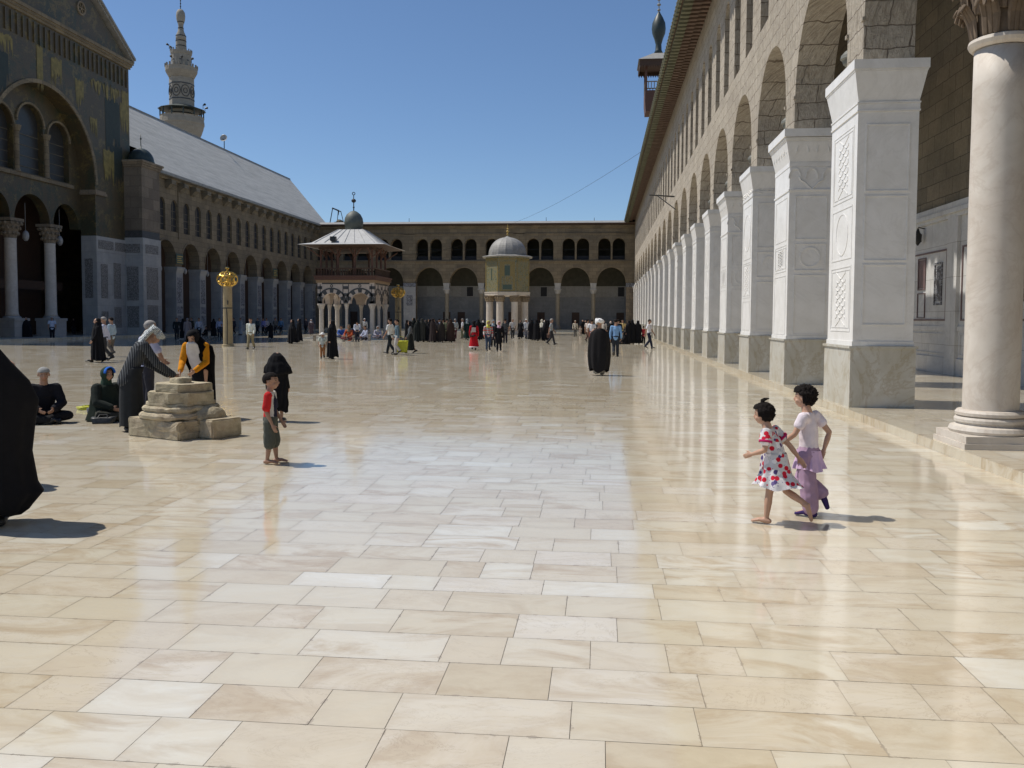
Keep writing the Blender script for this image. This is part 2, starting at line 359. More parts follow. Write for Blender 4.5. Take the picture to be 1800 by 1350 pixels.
# ================================================================ ground and paving
bm = bmesh.new(); v = [bm.verts.new(p) for p in ((-700, -60, -.03), (700, -60, -.03), (700, 1200, -.03), (-700, 1200, -.03))]; bm.faces.new(v)
struct(obj('ground', bm, M_grout))
def slabs(name, zones, y0, y1, z, depth, lmin, lmax, seed, gap=.0014):
    rnd = random.Random(seed); V = []; Fc = []; Cc = []; Ec = []
    for (xa, xb, ph) in zones:
        y = y0-ph
        while y < y1:
            d = depth*rnd.choice((.8, .94, 1, 1, 1.14)); x = xa
            first = True
            while x < xb-.02:
                L = rnd.uniform(lmin, lmax)*(rnd.uniform(.35, 1) if first else 1); first = False
                xe = min(x+L, xb)
                if xb-xe < .18: xe = xb
                t = [rnd.uniform(-.00035, .00035) for _ in range(4)]; g = gap
                i = len(V); V += [(x+g, y+g, z+t[0]), (xe-g, y+g, z+t[1]), (xe-g, y+d-g, z+t[2]), (x+g, y+d-g, z+t[3])]
                Fc.append((i, i+1, i+2, i+3)); c = (rnd.random(), rnd.random()**1.6, rnd.random()**1.2, 1); Cc += [c]*4; Ll = xe-x; k_ = .36; Ec += [(0, 0, Ll, 1), (Ll, 0, Ll, 1), (Ll, k_, Ll, 1), (0, k_, Ll, 1)]
                x = xe
            y += d
    me = bpy.data.meshes.new(name); me.from_pydata(V, [], Fc)
    a = me.color_attributes.new('slab', 'FLOAT_COLOR', 'CORNER'); a.data.foreach_set('color', [q for c in Cc for q in c])
    a = me.color_attributes.new('edge', 'FLOAT_COLOR', 'CORNER'); a.data.foreach_set('color', [q for c in Ec for q in c])
    me.materials.append(M_floor); o = bpy.data.objects.new(name, me); COL.objects.link(o); return struct(o)
def sheet(name, x0, x1, y0, y1, z, m_):
    bm = bmesh.new(); bm.faces.new([bm.verts.new(p) for p in ((x0, y0, z), (x1, y0, z), (x1, y1, z), (x0, y1, z))]); return struct(obj(name, bm, m_))
KX = 4.40; LX = -39.3; FY = 119.4; WL = -41.0; WF = 121.0
sheet('paving_bed', LX-.1, KX+.1, -6, FY+.1, -.004, M_grout)
slabs('courtyard_paving', [(LX, -3.9, .13), (-3.9, KX, 0)], -5, FY, 0, .365, .27, .78, 3)
sheet('portico_bed', KX+.02, 10.4, -6, 126, .126, M_grout)
slabs('portico_paving', [(KX+.34, 10.3, .2)], -5, FY+1, .13, .5, .5, 1.1, 5)
# kerb stones of the right platform: their own sheet of blocks
def kerb(name, x0, x1, y0, y1, z0, z1, along, L, seed):
    rnd = random.Random(seed); bm = bmesh.new(); p = y0 if along == 'y' else x0; e = y1 if along == 'y' else x1
    while p < e:
        q = min(p+L*rnd.uniform(.7, 1.3), e); t = rnd.uniform(-.004, .004)
        if along == 'y': bx(bm, x0+t, x1, p+.003, q-.003, z0, z1)
        else: bx(bm, p+.003, q-.003, y0+t, y1, z0, z1)
        p = q
    lay = bm.loops.layers.float_color.new('slab')
    bm.faces.ensure_lookup_table()
    for i, f in enumerate(bm.faces):
        k = random.Random(i//6+seed); c = (k.random()*.5, k.random()*.4, k.random(), 1)
        for l in f.loops: l[lay] = c
    return struct(obj(name, bm, M_floor))
kerb('kerb', KX, KX+.335, -5, FY, -.02, .131, 'y', 1.2, 11)
kerb('step', LX-.5, LX, -5, FY, -.02, .2, 'y', 1.4, 12)
kerb('step', LX, KX, FY, FY+.5, -.02, .26, 'x', 1.4, 13)
sheet('hall_floor', -60, LX-.5, -5, 126, .19, M_plinth)
sheet('end_portico_floor', -41, 10.3, FY+.5, 127, .25, M_plinth)
# ================================================================ right arcade
RA = thing('arcade_building', 'long two storey stone arcade on white marble piers along the right side of the court', 'arcade', (5, 0, 0))
C0, SP = 22.45, 5.07
ctr = [1.05, 6.2, 11.4, 16.9]+[C0+SP*i for i in range(20)]
ctr = [c for c in ctr if c < 119]
WX0, WX1 = 4.72, 5.62
ops = []
for a, b in zip(ctr, ctr[1:]):
    h = (b-a)/2-.52; ops.append(((a+b)/2, h, 6.34, 9.3-h, h))
ops.append(((ctr[-1]+WF)/2+.1, (WF-ctr[-1])/2-.6, 6.34, 7.3, min(2.0, (WF-ctr[-1])/2-.6)))
wops = []
for c in ctr:
    for s in (-1.3, 1.3):
        if c+s+.6 < WF-.5: wops.append((c+s, .62, 10.38, 13.2, .62))
bm = bmesh.new(); arch_wall(bm, -6, WF+5, 6.34, 16.0, ops+wops, PX, WX0, WX1, 12)
obj('wall', bm, M_stoneR, RA)
# small imposts at the spring line of each arch
def impost(y, m_):
    bm = bmesh.new()
    for s in (-1, 1): bx(bm, WX0-.05, WX0-.002, y+s*.52-.02, y+s*.52+.02, 7.18, 7.26)
    return bm
cap_tops = {}
def moulding(bm, X, ya, yb, z0, z1, kind, PF_side):
    w_ = .022
    frame(bm, ya, yb, z0, z1, w_, PF_side, X[0], X[1])
    cu, cz, hw, hz = (ya+yb)/2, (z0+z1)/2, (yb-ya)/2-.08, (z1-z0)/2-.08
    if kind == 'c':
        r = min(hw, hz); ring_arch(bm, cu, cz, r-.03, r, PF_side, X[0], X[1], 0, 2*pi, 22)
    if kind == 'l':
        frame(bm, ya+.07, yb-.07, z0+.07, z1-.07, .012, PF_side, X[0], X[1])
        n = 6
        for i in range(n):
            for sg in (-1, 1):
                t = -1+2*(i+.5)/n; u0_, u1_ = cu-hw*.55*1, cu+hw*.55
                za, zb = cz+t*hz*.85-sg*hz*.25, cz+t*hz*.85+sg*hz*.25
                if abs(za-cz) > hz or abs(zb-cz) > hz: continue
                P0 = PF_side(u0_, za, X[0]); P1 = PF_side(u1_, zb, X[0]); dz = .016
                A = [PF_side(u0_, za-dz, X[0]), PF_side(u1_, zb-dz, X[0]), PF_side(u1_, zb+dz, X[0]), PF_side(u0_, za+dz, X[0])]
                B_ = [PF_side(u0_, za-dz, X[1]), PF_side(u1_, zb-dz, X[1]), PF_side(u1_, zb+dz, X[1]), PF_side(u0_, za+dz, X[1])]
                vv = [bm.verts.new(p) for p in A+B_]
                for f in ((0, 1, 2, 3), (4, 5, 6, 7), (0, 1, 5, 4), (1, 2, 6, 5), (2, 3, 7, 6), (3, 0, 4, 7)): bm.faces.new([vv[k] for k in f])
    if kind == 'n':      # pointed niche
        ring_arch(bm, cu, cz, hw*.62, hw*.72, PF_side, X[0], X[1], 0, pi, 12, 1.25)
def make_pier(variant):
    """local coordinates, pier centre at 0,0, court face towards -x"""
    bm = bmesh.new(); hx, hy = .525, .86
    bx(bm, -hx, hx, -hy, hy, 1.245, 5.44)
    sh = obj('pier', bm, M_white, RA, world=False)
    bm = bmesh.new(); bx(bm, -hx-.045, hx+.045, -hy-.04, hy+.04, 0.0, 1.2); bx(bm, -hx-.075, hx+.075, -hy-.07, hy+.07, 1.2, 1.243)
    obj('plinth', bm, M_plinth, sh, world=False)
    bm = bmesh.new()
    z = 5.44
    if variant != 1:
        bx(bm, -hx-.02, hx+.02, -hy-.02, hy+.02, 5.442, 5.47)
        bx(bm, -hx-.01, hx+.01, -hy-.01, hy+.01, 5.472, 5.58)
        bx(bm, -hx-.022, hx+.022, -hy-.022, hy+.022, 5.582, 5.61)
        frus(bm, -hx, hx, -hy, hy, 5.612, -hx-.095, hx+.095, -hy-.10, hy+.10, 6.13)
        bx(bm, -hx-.105, hx+.105, -hy-.11, hy+.11, 6.132, 6.16)
        bx(bm, -hx-.12, hx+.12, -hy-.125, hy+.125, 6.162, 6.33)
        if variant == 2:
            rnd = random.Random(3)
            for i in range(26):
                y = rnd.uniform(-.8, .8); zz = rnd.uniform(5.52, 5.66); tube(bm, [(-hx-.012, y, zz), (-hx-.02, y+.05, zz+.03), (-hx-.012, y+.1, zz-.01)], [.012]*3, 5)
                x = rnd.uniform(-.45, .4); tube(bm, [(x, -hy-.012, zz), (x+.04, -hy-.02, zz+.03), (x+.08, -hy-.012, zz-.01)], [.012]*3, 5)
    else:
        bx(bm, -hx-.02, hx+.02, -hy-.02, hy+.02, 4.86, 4.90)
        bx(bm, -hx-.01, hx+.01, -hy-.01, hy+.01, 5.442, 5.55)
        frus(bm, -hx, hx, -hy, hy, 5.552, -hx-.10, hx+.10, -hy-.09, hy+.09, 6.02)
        for k in range(3): bx(bm, -hx-.10-.02*k, hx+.10+.02*k, -hy-.09-.02*k, hy+.09+.02*k, 6.022+.035*k, 6.055+.035*k)
        bx(bm, -hx-.17, hx+.17, -hy-.16, hy+.16, 6.14, 6.33)
        for k in (-1, 1):
            ring_arch(bm, k*.24, 5.78, .13, .15, PY, -hy-.075, -hy-.03, 0, pi, 12, 1.6)
        for k in (-2, 0, 2):
            ring_arch(bm, k*.2, 5.16, .13, .155, PY, -hy-.02, -hy-.002, 0, pi, 12, 1.7)
        for sg in (-1, 1): tube(bm, [(sg*.3, -hy-.005, 5.2), (sg*.26, -hy-.01, 5.12), (sg*.16, -hy-.01, 5.06), (sg*.04, -hy-.01, 4.93), (0, -hy-.005, 4.9)], [.014]*5, 5)
        for k in range(5): ring_arch(bm, -.6+.3*k, 5.78, .1, .12, PX, -hx-.075, -hx-.03, 0, pi, 10, 1.6)
    obj('capital', bm, M_white, sh, world=False)
    bm = bmesh.new()
    spec = {0: [(4.02, 5.22, ''), (2.78, 3.95, ''), (1.62, 2.72, '')], 1: [(3.68, 4.74, ''), (2.92, 3.58, 'c'), (1.35, 2.82, '')],
            2: [(3.9, 5.25, ''), (3.0, 3.78, 'n'), (1.4, 2.88, '')]}[variant]
    spec2 = {0: [(3.95, 5.25, 'l'), (2.85, 3.82, 'c'), (1.5, 2.72, 'l')], 1: [(3.68, 4.74, ''), (2.92, 3.58, 'l'), (1.35, 2.82, '')],
             2: [(3.6, 5.25, 'c'), (2.4, 3.5, 'l'), (1.4, 2.3, '')]}[variant]
    for z0, z1, k in spec: moulding(bm, (-hy-.013, -hy-.0015), -.38, .38, z0, z1, k, PY)
    for z0, z1, k in spec2: moulding(bm, (-hx-.008, -hx-.0015), -.66, .66, z0, z1, k, PX)
    bx(bm, -hx-.016, hx+.016, -hy-.016, hy+.016, 1.2455, 1.33)
    obj('moulding', bm, M_white, sh, world=False)
    return sh
PCX = 5.085
def place_at(o, y, first):
    if first: r = o
    else:
        r = o.copy(); COL.objects.link(r)
        for ch in o.children:
            c = ch.copy(); COL.objects.link(c); c.parent = r
    r.location = Vector((PCX, y, .003))-Vector(RA.location); return r
pv = [make_pier(0), make_pier(1), make_pier(2)]; used = [0, 0, 0]
order = [2, 0, None, 0, 1, 2, 1, 0, 0, 2, 1, 0, 0, 1, 2, 0, 0, 1, 0, 2, 0, 1, 0, 2]
for i, y in enumerate(ctr):
    k = order[i] if i < len(order) else 0
    if k is None: continue
    place_at(pv[k], y, not used[k]); used[k] = 1
# corbel blocks and imposts
bm = bmesh.new()
for y in ctr:
    for s in (-1, 1): bx(bm, WX0-.04, WX0-.002, y+s*.5-.06, y+s*.5+.06, 7.15, 7.22)
obj('impost', bm, M_stoneR, RA)
# marble column between the piers
def column(parent, cx, cy, z0, r, ztop, leafy=True, mat=None, pl=None):
    mat = mat or M_col; pl = pl or r*1.55
    bm = bmesh.new(); n = 9
    lathe(bm, cx, cy, [(r*1.0, z0+.42)]+[(r*(1-.035*(k/n)**1.5), z0+.45+(ztop-z0-.55)*k/n) for k in range(n+1)], 40)
    for v_ in bm.verts: v_.co.xy += Vector(noise.noise_vector(v_.co*2.3).xy)*.004
    sh = obj('column', bm, mat, parent, smooth=True)
    bm = bmesh.new(); bx(bm, cx-pl, cx+pl, cy-pl, cy+pl, z0+.0, z0+.07); bx(bm, cx-pl*.95, cx+pl*.95, cy-pl*.95, cy+pl*.95, z0+.072, z0+.16)
    rough_up(bm, .006, 4, 3)
    pr = [(r*1.42, z0+.161), (r*1.48, z0+.2), (r*1.42, z0+.245), (r*1.25, z0+.26), (r*1.18, z0+.275), (r*1.2, z0+.295), (r*1.27, z0+.30), (r*1.28, z0+.335), (r*1.24, z0+.36), (r*1.15, z0+.368), (r*1.17, z0+.375), (r*1.24, z0+.385), (r*1.25, z0+.42), (r*1.18, z0+.45), (r*1.05, z0+.455)]
    lathe(bm, cx, cy, pr, 36); obj('base', bm, mat, sh, smooth=False)
    return sh
c1 = column(RA, 4.955, 11.4, .13, .322, 5.18)
bm = bmesh.new(); cx, cy = 4.955, 11.4
lathe(bm, cx, cy, [(.335, 5.09), (.365, 5.12), (.385, 5.16), (.375, 5.2), (.33, 5.22)], 36)
obj('astragal', bm, M_col, c1)
bm = bmesh.new()
lathe(bm, cx, cy, [(.31, 5.2), (.33, 5.5), (.37, 5.8), (.47, 6.1), (.5, 6.2)], 24)
for row, (z0, hgt, n, ro) in enumerate(((5.23, .42, 8, .34), (5.5, .46, 8, .37))):
    for i in range(n):
        a = 2*pi*(i+.5*row)/n; d_ = Vector((cos(a), sin(a), 0)); t_ = Vector((-sin(a), cos(a), 0))
        for k in (-1, 0, 1):
            p0 = Vector((cx, cy, z0))+d_*ro+t_*k*.065
            tube(bm, [p0, p0+d_*.03+Vector((0, 0, hgt*.5)), p0+d_*.10+Vector((0, 0, hgt*.85)), p0+d_*.17+t_*k*.03+Vector((0, 0, hgt*.9)), p0+d_*.19+t_*k*.04+Vector((0, 0, hgt*.72))], [(.035, .02), (.045, .02), (.045, .025), (.04, .025), (.02, .02)], 6, up=tuple(t_))
for i in range(4):
    a = pi/4+pi/2*i; d_ = Vector((cos(a), sin(a), 0)); t_ = Vector((-sin(a), cos(a), 0))
    for s in (-1, 1):
        pts = [Vector((cx, cy, 5.75))+d_*.42+t_*s*.1, Vector((cx, cy, 6.05))+d_*.5+t_*s*.06, Vector((cx, cy, 6.12))+d_*.62+t_*s*.05]+[Vector((cx, cy, 6.06))+d_*(.62+.07*cos(b))+t_*s*.05+Vector((0, 0, .07*sin(b))) for b in (.8, 0, -.9, -1.9, -3)]
        tube(bm, pts, [.05, .05, .045, .04, .04, .035, .03, .03], 6)
bx(bm, cx-.56, cx+.56, cy-.56, cy+.56, 6.2, 6.33)
rough_up(bm, .016, 6)
obj('capital', bm, M_arched, c1)
bm = bmesh.new(); bx(bm, cx-.45, cx+.5, cy-.5, cy+.5, 6.332, 6.338); obj('impost_block', bm, M_stoneR, RA)
# eaves: boarded soffit with three tiers of rafter ends
bm = bmesh.new(); ex = lambda t: 4.7-1.32*t; ez = lambda t: 15.95-.62*t
for k in range(3):
    t0, t1 = k/3, (k+1)/3
    frus(bm, ex(t1)-.02, ex(t0), -6, WF+5, ez((t0+t1)/2)+.08, ex(t1)-.02, ex(t0), -6, WF+5, ez((t0+t1)/2)+.16)
    bx(bm, ex(t1)-.03, ex(t1)+.04, -6, WF+5, ez((t0+t1)/2)-.05, ez((t0+t1)/2)+.078)
obj('soffit', bm, M_wood, RA)
bm = bmesh.new(); y = -5.5
while y < WF:
    for k in range(3):
        t0, t1 = k/3, (k+1)/3; z = ez((t0+t1)/2); bx(bm, ex(t1)+.042, ex(t0)+.0, y, y+.24, z-.24, z+.077)
        bx(bm, ex(t1)-.16, ex(t1)-.032, y-.03, y+.27, z-.12, z+.03)
    y += .52
obj('rafters', bm, M_tile, RA)
bm = bmesh.new(); frus(bm, 3.2, 11, -6, WF+6, 15.52, 3.2, 11, -6, WF+6, 15.62)
for v_ in bm.verts:
    if v_.co.x > 5: v_.co.z += 1.7
y = -5.5
while y < WF: 
    tube(bm, [(3.17, y, 15.5), (3.6, y, 15.64)], [.05, .05], 6, capr=False); y += .5
bx(bm, 4.9, 11, WF+5.99, WF+6.2, 14, 17); obj('roof', bm, M_tile, RA)
bm = bmesh.new(); bx(bm, WX1, 10.32, -6, WF+5, 15.3, 15.45); obj('ceiling', bm, M_wood, RA)
# drip wires and electric brackets
bm = bmesh.new()
P0 = Vector((WX0, 56.5, 9.7))
tube(bm, [P0, P0+Vector((-1.6, 0, .1))], [.04, .04], 5); tube(bm, [P0+Vector((0, -.6, -.9)), P0+Vector((-1.1, 0, .05))], [.035, .035], 5); tube(bm, [P0+Vector((0, .6, .05)), P0+Vector((-1.6, 0, .1))], [.03, .03], 5)
obj('iron_bracket', bm, M_iron, RA)
for i, y in enumerate(ctr[3:8]):
    bm = bmesh.new(); c = Vector((4.86, y+.74, 6.86)); lathe(bm, c.x, c.y, [(.02, c.z+.16), (.12, c.z+.13), (.2, c.z+.04), (.21, c.z-.02), (.17, c.z-.05), (.15, c.z-.12), (.06, c.z-.2)], 14)
    tube(bm, [(c.x, y+.5, c.z+.22), (c.x, y+.75, c.z+.2)], [.02, .02], 5)
    o = obj('lamp_shade', bm, M_lampsh, RA)
# back wall
bm = bmesh.new(); bx(bm, 10.32, 11, -6, WF+5, 5.18, 16.3); obj('rear_wall', bm, M_stoneD, RA)
bm = bmesh.new(); bx(bm, 10.3, 10.98, -6, WF+5, .0, 4.74); obj('marble_cladding', bm, M_panelR, RA)
bm = bmesh.new(); bx(bm, 10.22, 11, -6, WF+5, 4.742, 4.86); bx(bm, 10.14, 11, -6, WF+5, 4.862, 5.0); bx(bm, 10.18, 11, -6, WF+5, 5.002, 5.178); bx(bm, 10.25, 10.298, -6, WF+5, .131, .62); bx(bm, 10.26, 10.298, -6, WF+5, 1.42, 1.56)
obj('cornice', bm, M_panelR, RA)
y = 5.6
while y < 116:
    bm1, bm2, bm5 = [bmesh.new() for _ in range(3)]; bx(bm1, 10.2, 10.298, y, y+.72, .132, 4.74); obj('pilaster', bm1, M_panelR, RA)
    a, b = y+.9, y+4.9; frame(bm2, a, b, 1.72, 3.87, .05, PX, 10.27, 10.298)
    frame(bm5, a, b, .72, 1.34, .03, PX, 10.27, 10.298)
    fr = obj('red_moulding', bm2, M_bar, RA); obj('dado_moulding', bm5, M_panelR, RA)
    for cc in (a+.65, a+2.0, a+3.35):
        bm = bmesh.new()
        if abs(cc-a-2.0) < .01: frame(bm, cc-.32, cc+.32, 2.7, 3.72, .04, PX, 10.268, 10.297); bx(bm, 10.285, 10.297, cc-.26, cc+.26, 2.76, 3.66); frame(bm, cc-.32, cc+.32, 1.8, 2.6, .025, PX, 10.268, 10.297); obj('dark_panel', bm, M_bar, fr)
        else: frame(bm, cc-.3, cc+.3, 2.2, 3.5, .055, PX, 10.268, 10.297); bx(bm, 10.284, 10.297, cc-.2, cc+.2, 2.32, 3.38); obj('inlay_panel', bm, M_orn, fr)
    y += 5.07
for y in (18.6, 28.7, 38.9):
    t = thing('wall_lantern', {18.6: 'black iron lantern on the marble wall behind the tall round column', 28.7: 'black iron lantern on the marble wall just right of the nearest square pier', 38.9: 'black iron lantern on the portico wall, farthest one'}[y], 'lantern', (10.1, y, 4.3))
    bm = bmesh.new(); lathe(bm, 10.1, y, [(.02, 4.12), (.07, 4.2), (.12, 4.25), (.13, 4.48), (.08, 4.52), (.05, 4.6), (.015, 4.68)], 6); tube(bm, [(10.29, y, 4.66), (10.12, y, 4.7)], [.02, .02], 5)
    obj('lantern_body', bm, M_iron, t)
# ================================================================ far arcade
FA = thing('arcade_building', 'brown two storey arcade with paired upper windows closing the far end of the court', 'arcade', (-18, WF, 0))
piersF = [4.45, -11.5, -27.3, -43.1]; ops = []; wops = []; colsF = []
for a in piersF[:3]:
    for k in range(3):
        c = a-2.95-k*5.02; ops.append((c, 2.02, 6.845, 6.85, 2.2))
        for s in (-1.0, 1.0): wops.append((c+s, .87, 10.12, 12.25, .9))
    for k in (1, 2): colsF.append(a-2.95-(k-.5)*5.02)
opsF = ops
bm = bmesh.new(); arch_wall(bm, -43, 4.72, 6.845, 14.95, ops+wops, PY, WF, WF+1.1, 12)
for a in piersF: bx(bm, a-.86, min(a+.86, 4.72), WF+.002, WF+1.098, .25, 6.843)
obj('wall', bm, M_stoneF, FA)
bm = bmesh.new()
bx(bm, -43, 4.72, WF-.12, WF-.001, 9.78, 9.9); bx(bm, -43, 4.72, WF-.2, WF-.001, 9.902, 10.0)
bx(bm, -43, 4.72, WF-.1, WF-.001, 13.75, 13.85); bx(bm, -43, 4.72, WF-.3, WF-.001, 14.7, 14.95)
for c, h, a_, zs, rs in opsF: ring_arch(bm, c, zs, h, h+.22, PY, WF-.06, WF-.001, 0, pi, 16, 2.2/2.02)
for a in piersF: bx(bm, a-.8, a+.8, WF-.1, WF-.001, 6.7, 14.7)
obj('cornice', bm, M_stoneF, FA)
bm = bmesh.new(); frus(bm, -43.2, 4.9, WF-.75, WF+5, 15.0, -43.2, 4.9, WF-.75, WF+5, 15.2)
obj('eave_board', bm, M_wood, FA)
bm = bmesh.new(); frus(bm, -43.3, 5, WF-.85, WF+.4, 15.205, -43.3, 5, WF+.4, WF+5, 15.62); obj('roof', bm, M_leadp, FA)
bm = bmesh.new(); bx(bm, -43, 10.9, WF+5, WF+5.6, 4.98, 15); bx(bm, -43, 4.7, WF+1.1, WF+4.99, 9.6, 9.9); obj('rear_wall', bm, plain('shade-darkened stone', (.085, .08, .058), .9, .6, 1.5), FA)  # portico's inner shade is put into this dark wall colour
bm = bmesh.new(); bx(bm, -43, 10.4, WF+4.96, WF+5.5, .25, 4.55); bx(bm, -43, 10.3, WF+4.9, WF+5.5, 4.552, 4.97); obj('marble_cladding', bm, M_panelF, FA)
bm = bmesh.new(); bx(bm, -43, 10.3, WF+4.94, WF+4.999, 4.98, 6.6); obj('upper_band', bm, marble('pale band marble', (.34, .325, .29), (.29, .275, .245), (.2, .19, .17), .5, (1.3, 1.7)), FA)
bm = bmesh.new()
for k in range(12): x = 3.6-k*3.9; frame(bm, x-3.3, x, .9, 3.6, .07, PY, WF+4.93, WF+4.958)
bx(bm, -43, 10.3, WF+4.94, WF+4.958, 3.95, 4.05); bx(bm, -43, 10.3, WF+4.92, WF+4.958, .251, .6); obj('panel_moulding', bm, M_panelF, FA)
for x in (-.6-3.0, 2.9, -20.6, -22.8, -8.7, -13.0, -32, -37): bmd = bmesh.new(); bx(bmd, x-.55, x+.55, WF+4.9, WF+4.958, .251, 2.75); obj('door', bmd, M_wood, FA)
for x in (-8.3, 3.0, -19.3, -28.5, -13.9): bmd = bmesh.new(); bx(bmd, x-.45, x+.45, WF+4.9, WF+4.938, 5.1, 6.45); obj('window', bmd, M_dark, FA)
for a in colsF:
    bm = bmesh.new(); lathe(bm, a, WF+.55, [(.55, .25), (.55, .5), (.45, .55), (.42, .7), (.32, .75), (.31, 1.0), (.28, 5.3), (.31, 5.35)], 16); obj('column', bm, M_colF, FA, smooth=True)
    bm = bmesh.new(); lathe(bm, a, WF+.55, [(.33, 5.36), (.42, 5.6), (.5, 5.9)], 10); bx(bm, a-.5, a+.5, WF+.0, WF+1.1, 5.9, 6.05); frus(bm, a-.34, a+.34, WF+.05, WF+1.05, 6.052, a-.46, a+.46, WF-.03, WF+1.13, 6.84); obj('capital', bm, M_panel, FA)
for a in piersF[:3]:
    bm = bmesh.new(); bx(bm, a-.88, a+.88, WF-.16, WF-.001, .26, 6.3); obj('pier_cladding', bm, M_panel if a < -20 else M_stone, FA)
    bm = bmesh.new(); bx(bm, a-.92, a+.92, WF-.2, WF-.001, 6.302, 6.8)
    if a < -20: bx(bm, a-.45, a+.45, WF-.19, WF-.161, 3.6, 5.1)
    obj('pier_panel', bm, M_orn, FA)
for c in [o[0] for o in opsF]: bm = bmesh.new(); lathe(bm, c, WF+.5, [(.17, 10.12), (.13, 10.3), (.12, 12.2), (.18, 12.4), (.2, 12.6)], 10); obj('window_column', bm, M_stone, FA)
for c in [o[0] for o in opsF]: bm = bmesh.new(); bx(bm, c-1.82, c+1.82, WF+.6, WF+.64, 10.13, 10.7); bx(bm, c-1.82, c+1.82, WF+.6, WF+.66, 11.6, 11.66); obj('railing', bm, M_dark, FA)
# ================================================================ prayer hall (left)
LA = thing('prayer_hall', 'long stone prayer hall with sloping grey lead roof and shaded arches along the left side', 'building', (WL, 95, 0))
YA, SPL = 77.5, 4.92
ops = []; wops = []
for i in range(9): ops.append((YA+SPL*i, 1.83, .2, 7.25, 1.87))
for i in range(18): wops.append((76.75+2.46*i+(0.0 if i else .1), .63, 9.98, 12.35, .66))
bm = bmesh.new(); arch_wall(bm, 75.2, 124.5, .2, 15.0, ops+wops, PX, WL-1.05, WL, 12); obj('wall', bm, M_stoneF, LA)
bm = bmesh.new()
for c, h, a_, zs, rs in ops: ring_arch(bm, c, zs, h, h+.17, PX, WL+.001, WL+.05)
for i in range(10): 
    y = YA-2.46+SPL*i; bx(bm, WL+.001, WL+.09, y-.08, y+.08, 9.3, 14.6) if i in (1,) else None
bx(bm, WL+.001, WL+.3, 75.2, 124.5, 14.72, 14.98)
obj('moulding', bm, M_stoneF, LA)
for i in range(19):
    y = 78.1+2.46*i-.2; bm = bmesh.new()
    frus(bm, WL+.002, WL+.15, y-.32, y+.32, 13.9, WL+.002, WL+.55, y-.4, y+.4, 14.3); bx(bm, WL+.002, WL+.7, y-.42, y+.42, 14.302, 14.7); obj('bracket', bm, M_stoneD, LA)
for c, h, zb, zs, rs in wops:
    bm = bmesh.new(); bx(bm, WL-.24, WL-.2, c-.61, c+.66, 9.9, 13.1); ws = obj('window', bm, M_dark, LA); bm = bmesh.new()
    for k in range(3): bx(bm, WL-.195, WL-.18, c-.6, c+.6, zb+.55+k*.7, zb+.6+k*.7)
    bx(bm, WL-.198, WL-.182, c-.03, c+.03, zb, zs+.6); obj('glazing_bars', bm, M_stoneD, ws)
# piers clad in marble
for i in range(9):
    y = YA+SPL/2+SPL*i-.0
    if y > 123: continue
    hw = SPL/2-1.83
    bm = bmesh.new(); bx(bm, WL-1.1, WL+.05, y-hw-.03, y+hw+.03, .2, 6.5); pr = obj('pier', bm, M_panel, LA)
    bm = bmesh.new(); frus(bm, WL-1.1, WL+.06, y-hw-.04, y+hw+.04, 6.0, WL-1.12, WL+.22, y-hw-.14, y+hw+.14, 6.5); bx(bm, WL-1.14, WL+.24, y-hw-.16, y+hw+.16, 6.502, 6.62); obj('capital', bm, M_panel, pr)
    bm = bmesh.new(); bx(bm, WL+.051, WL+.07, y-hw+.15, y+hw-.15, 3.1, 5.6); bx(bm, WL+.051, WL+.07, y-hw+.15, y+hw-.15, .9, 1.9); bx(bm, WL+.051, WL+.072, y-hw+.1, y+hw-.1, 2.1, 2.8); obj('ornament', bm, M_orn, pr)
# roof
def poly(bm, *ps):
    return bm.faces.new([bm.verts.new(p) for p in ps])
bm = bmesh.new(); ex_, ez_ = -40.25, 15.2; rx_, rz_ = -48.5, 23.4; TX0 = -41.95
poly(bm, (ex_, 75.3, ez_), (ex_, 124.6, ez_), (rx_, 130.4, rz_), (rx_, 73, rz_), (TX0-.2, 73.2, ez_+(TX0-.2-ex_)/(rx_-ex_)*(rz_-ez_)), (TX0-.2, 75.3, ez_+(TX0-.2-ex_)/(rx_-ex_)*(rz_-ez_))); poly(bm, (rx_, 70, rz_), (rx_, 130.4, rz_), (-56.8, 136, ez_), (-56.8, 70, ez_))
poly(bm, (ex_, 124.6, ez_), (-56.8, 136, ez_), (rx_, 130.4, rz_)); obj('roof', bm, M_lead, LA)
bm = bmesh.new(); bx(bm, ex_-.02, ex_+.04, 75.3, 124.7, 15.0, 15.26); frus(bm, WL+.0, ex_, 75.3, 124.7, 14.99, WL, ex_, 75.3, 124.7, 15.1); tube(bm, [(rx_, 74, rz_), (rx_, 130.4, rz_)], [.12, .12], 6); obj('eaves_gutter', bm, M_leadp, LA)
bm = bmesh.new(); bx(bm, -57, -56.5, 50, 136, .2, 15.2); bx(bm, -56.5, -42.1, 75.3, 124, 14.9, 14.98); bx(bm, -56.5, WL-1.06, 124.5, 125, .2, 15.0); obj('inner_wall', bm, M_stoneD, LA)
bm = bmesh.new(); bx(bm, -45.2, -45.0, 75.3, 124.4, .2, 14.85)
obj('inner_screen', bm, M_wood, LA)
for i in range(9): 
    if i % 3 == 1: bm = bmesh.new(); bx(bm, -44.999, -44.9, YA+SPL*i-1.0, YA+SPL*i+1.0, .2, 4.0); obj('inner_door', bm, M_dark, LA)
for i in range(9):
    y = YA+SPL*i; bm = bmesh.new(); ball(bm, (WL-.6, y, 6.35), (.17, .17, .3), 2); tube(bm, [(WL-.6, y, 6.6), (WL-.6, y, 9.0)], [.012, .012], 4); obj('hanging_lamp', bm, M_panel, LA)
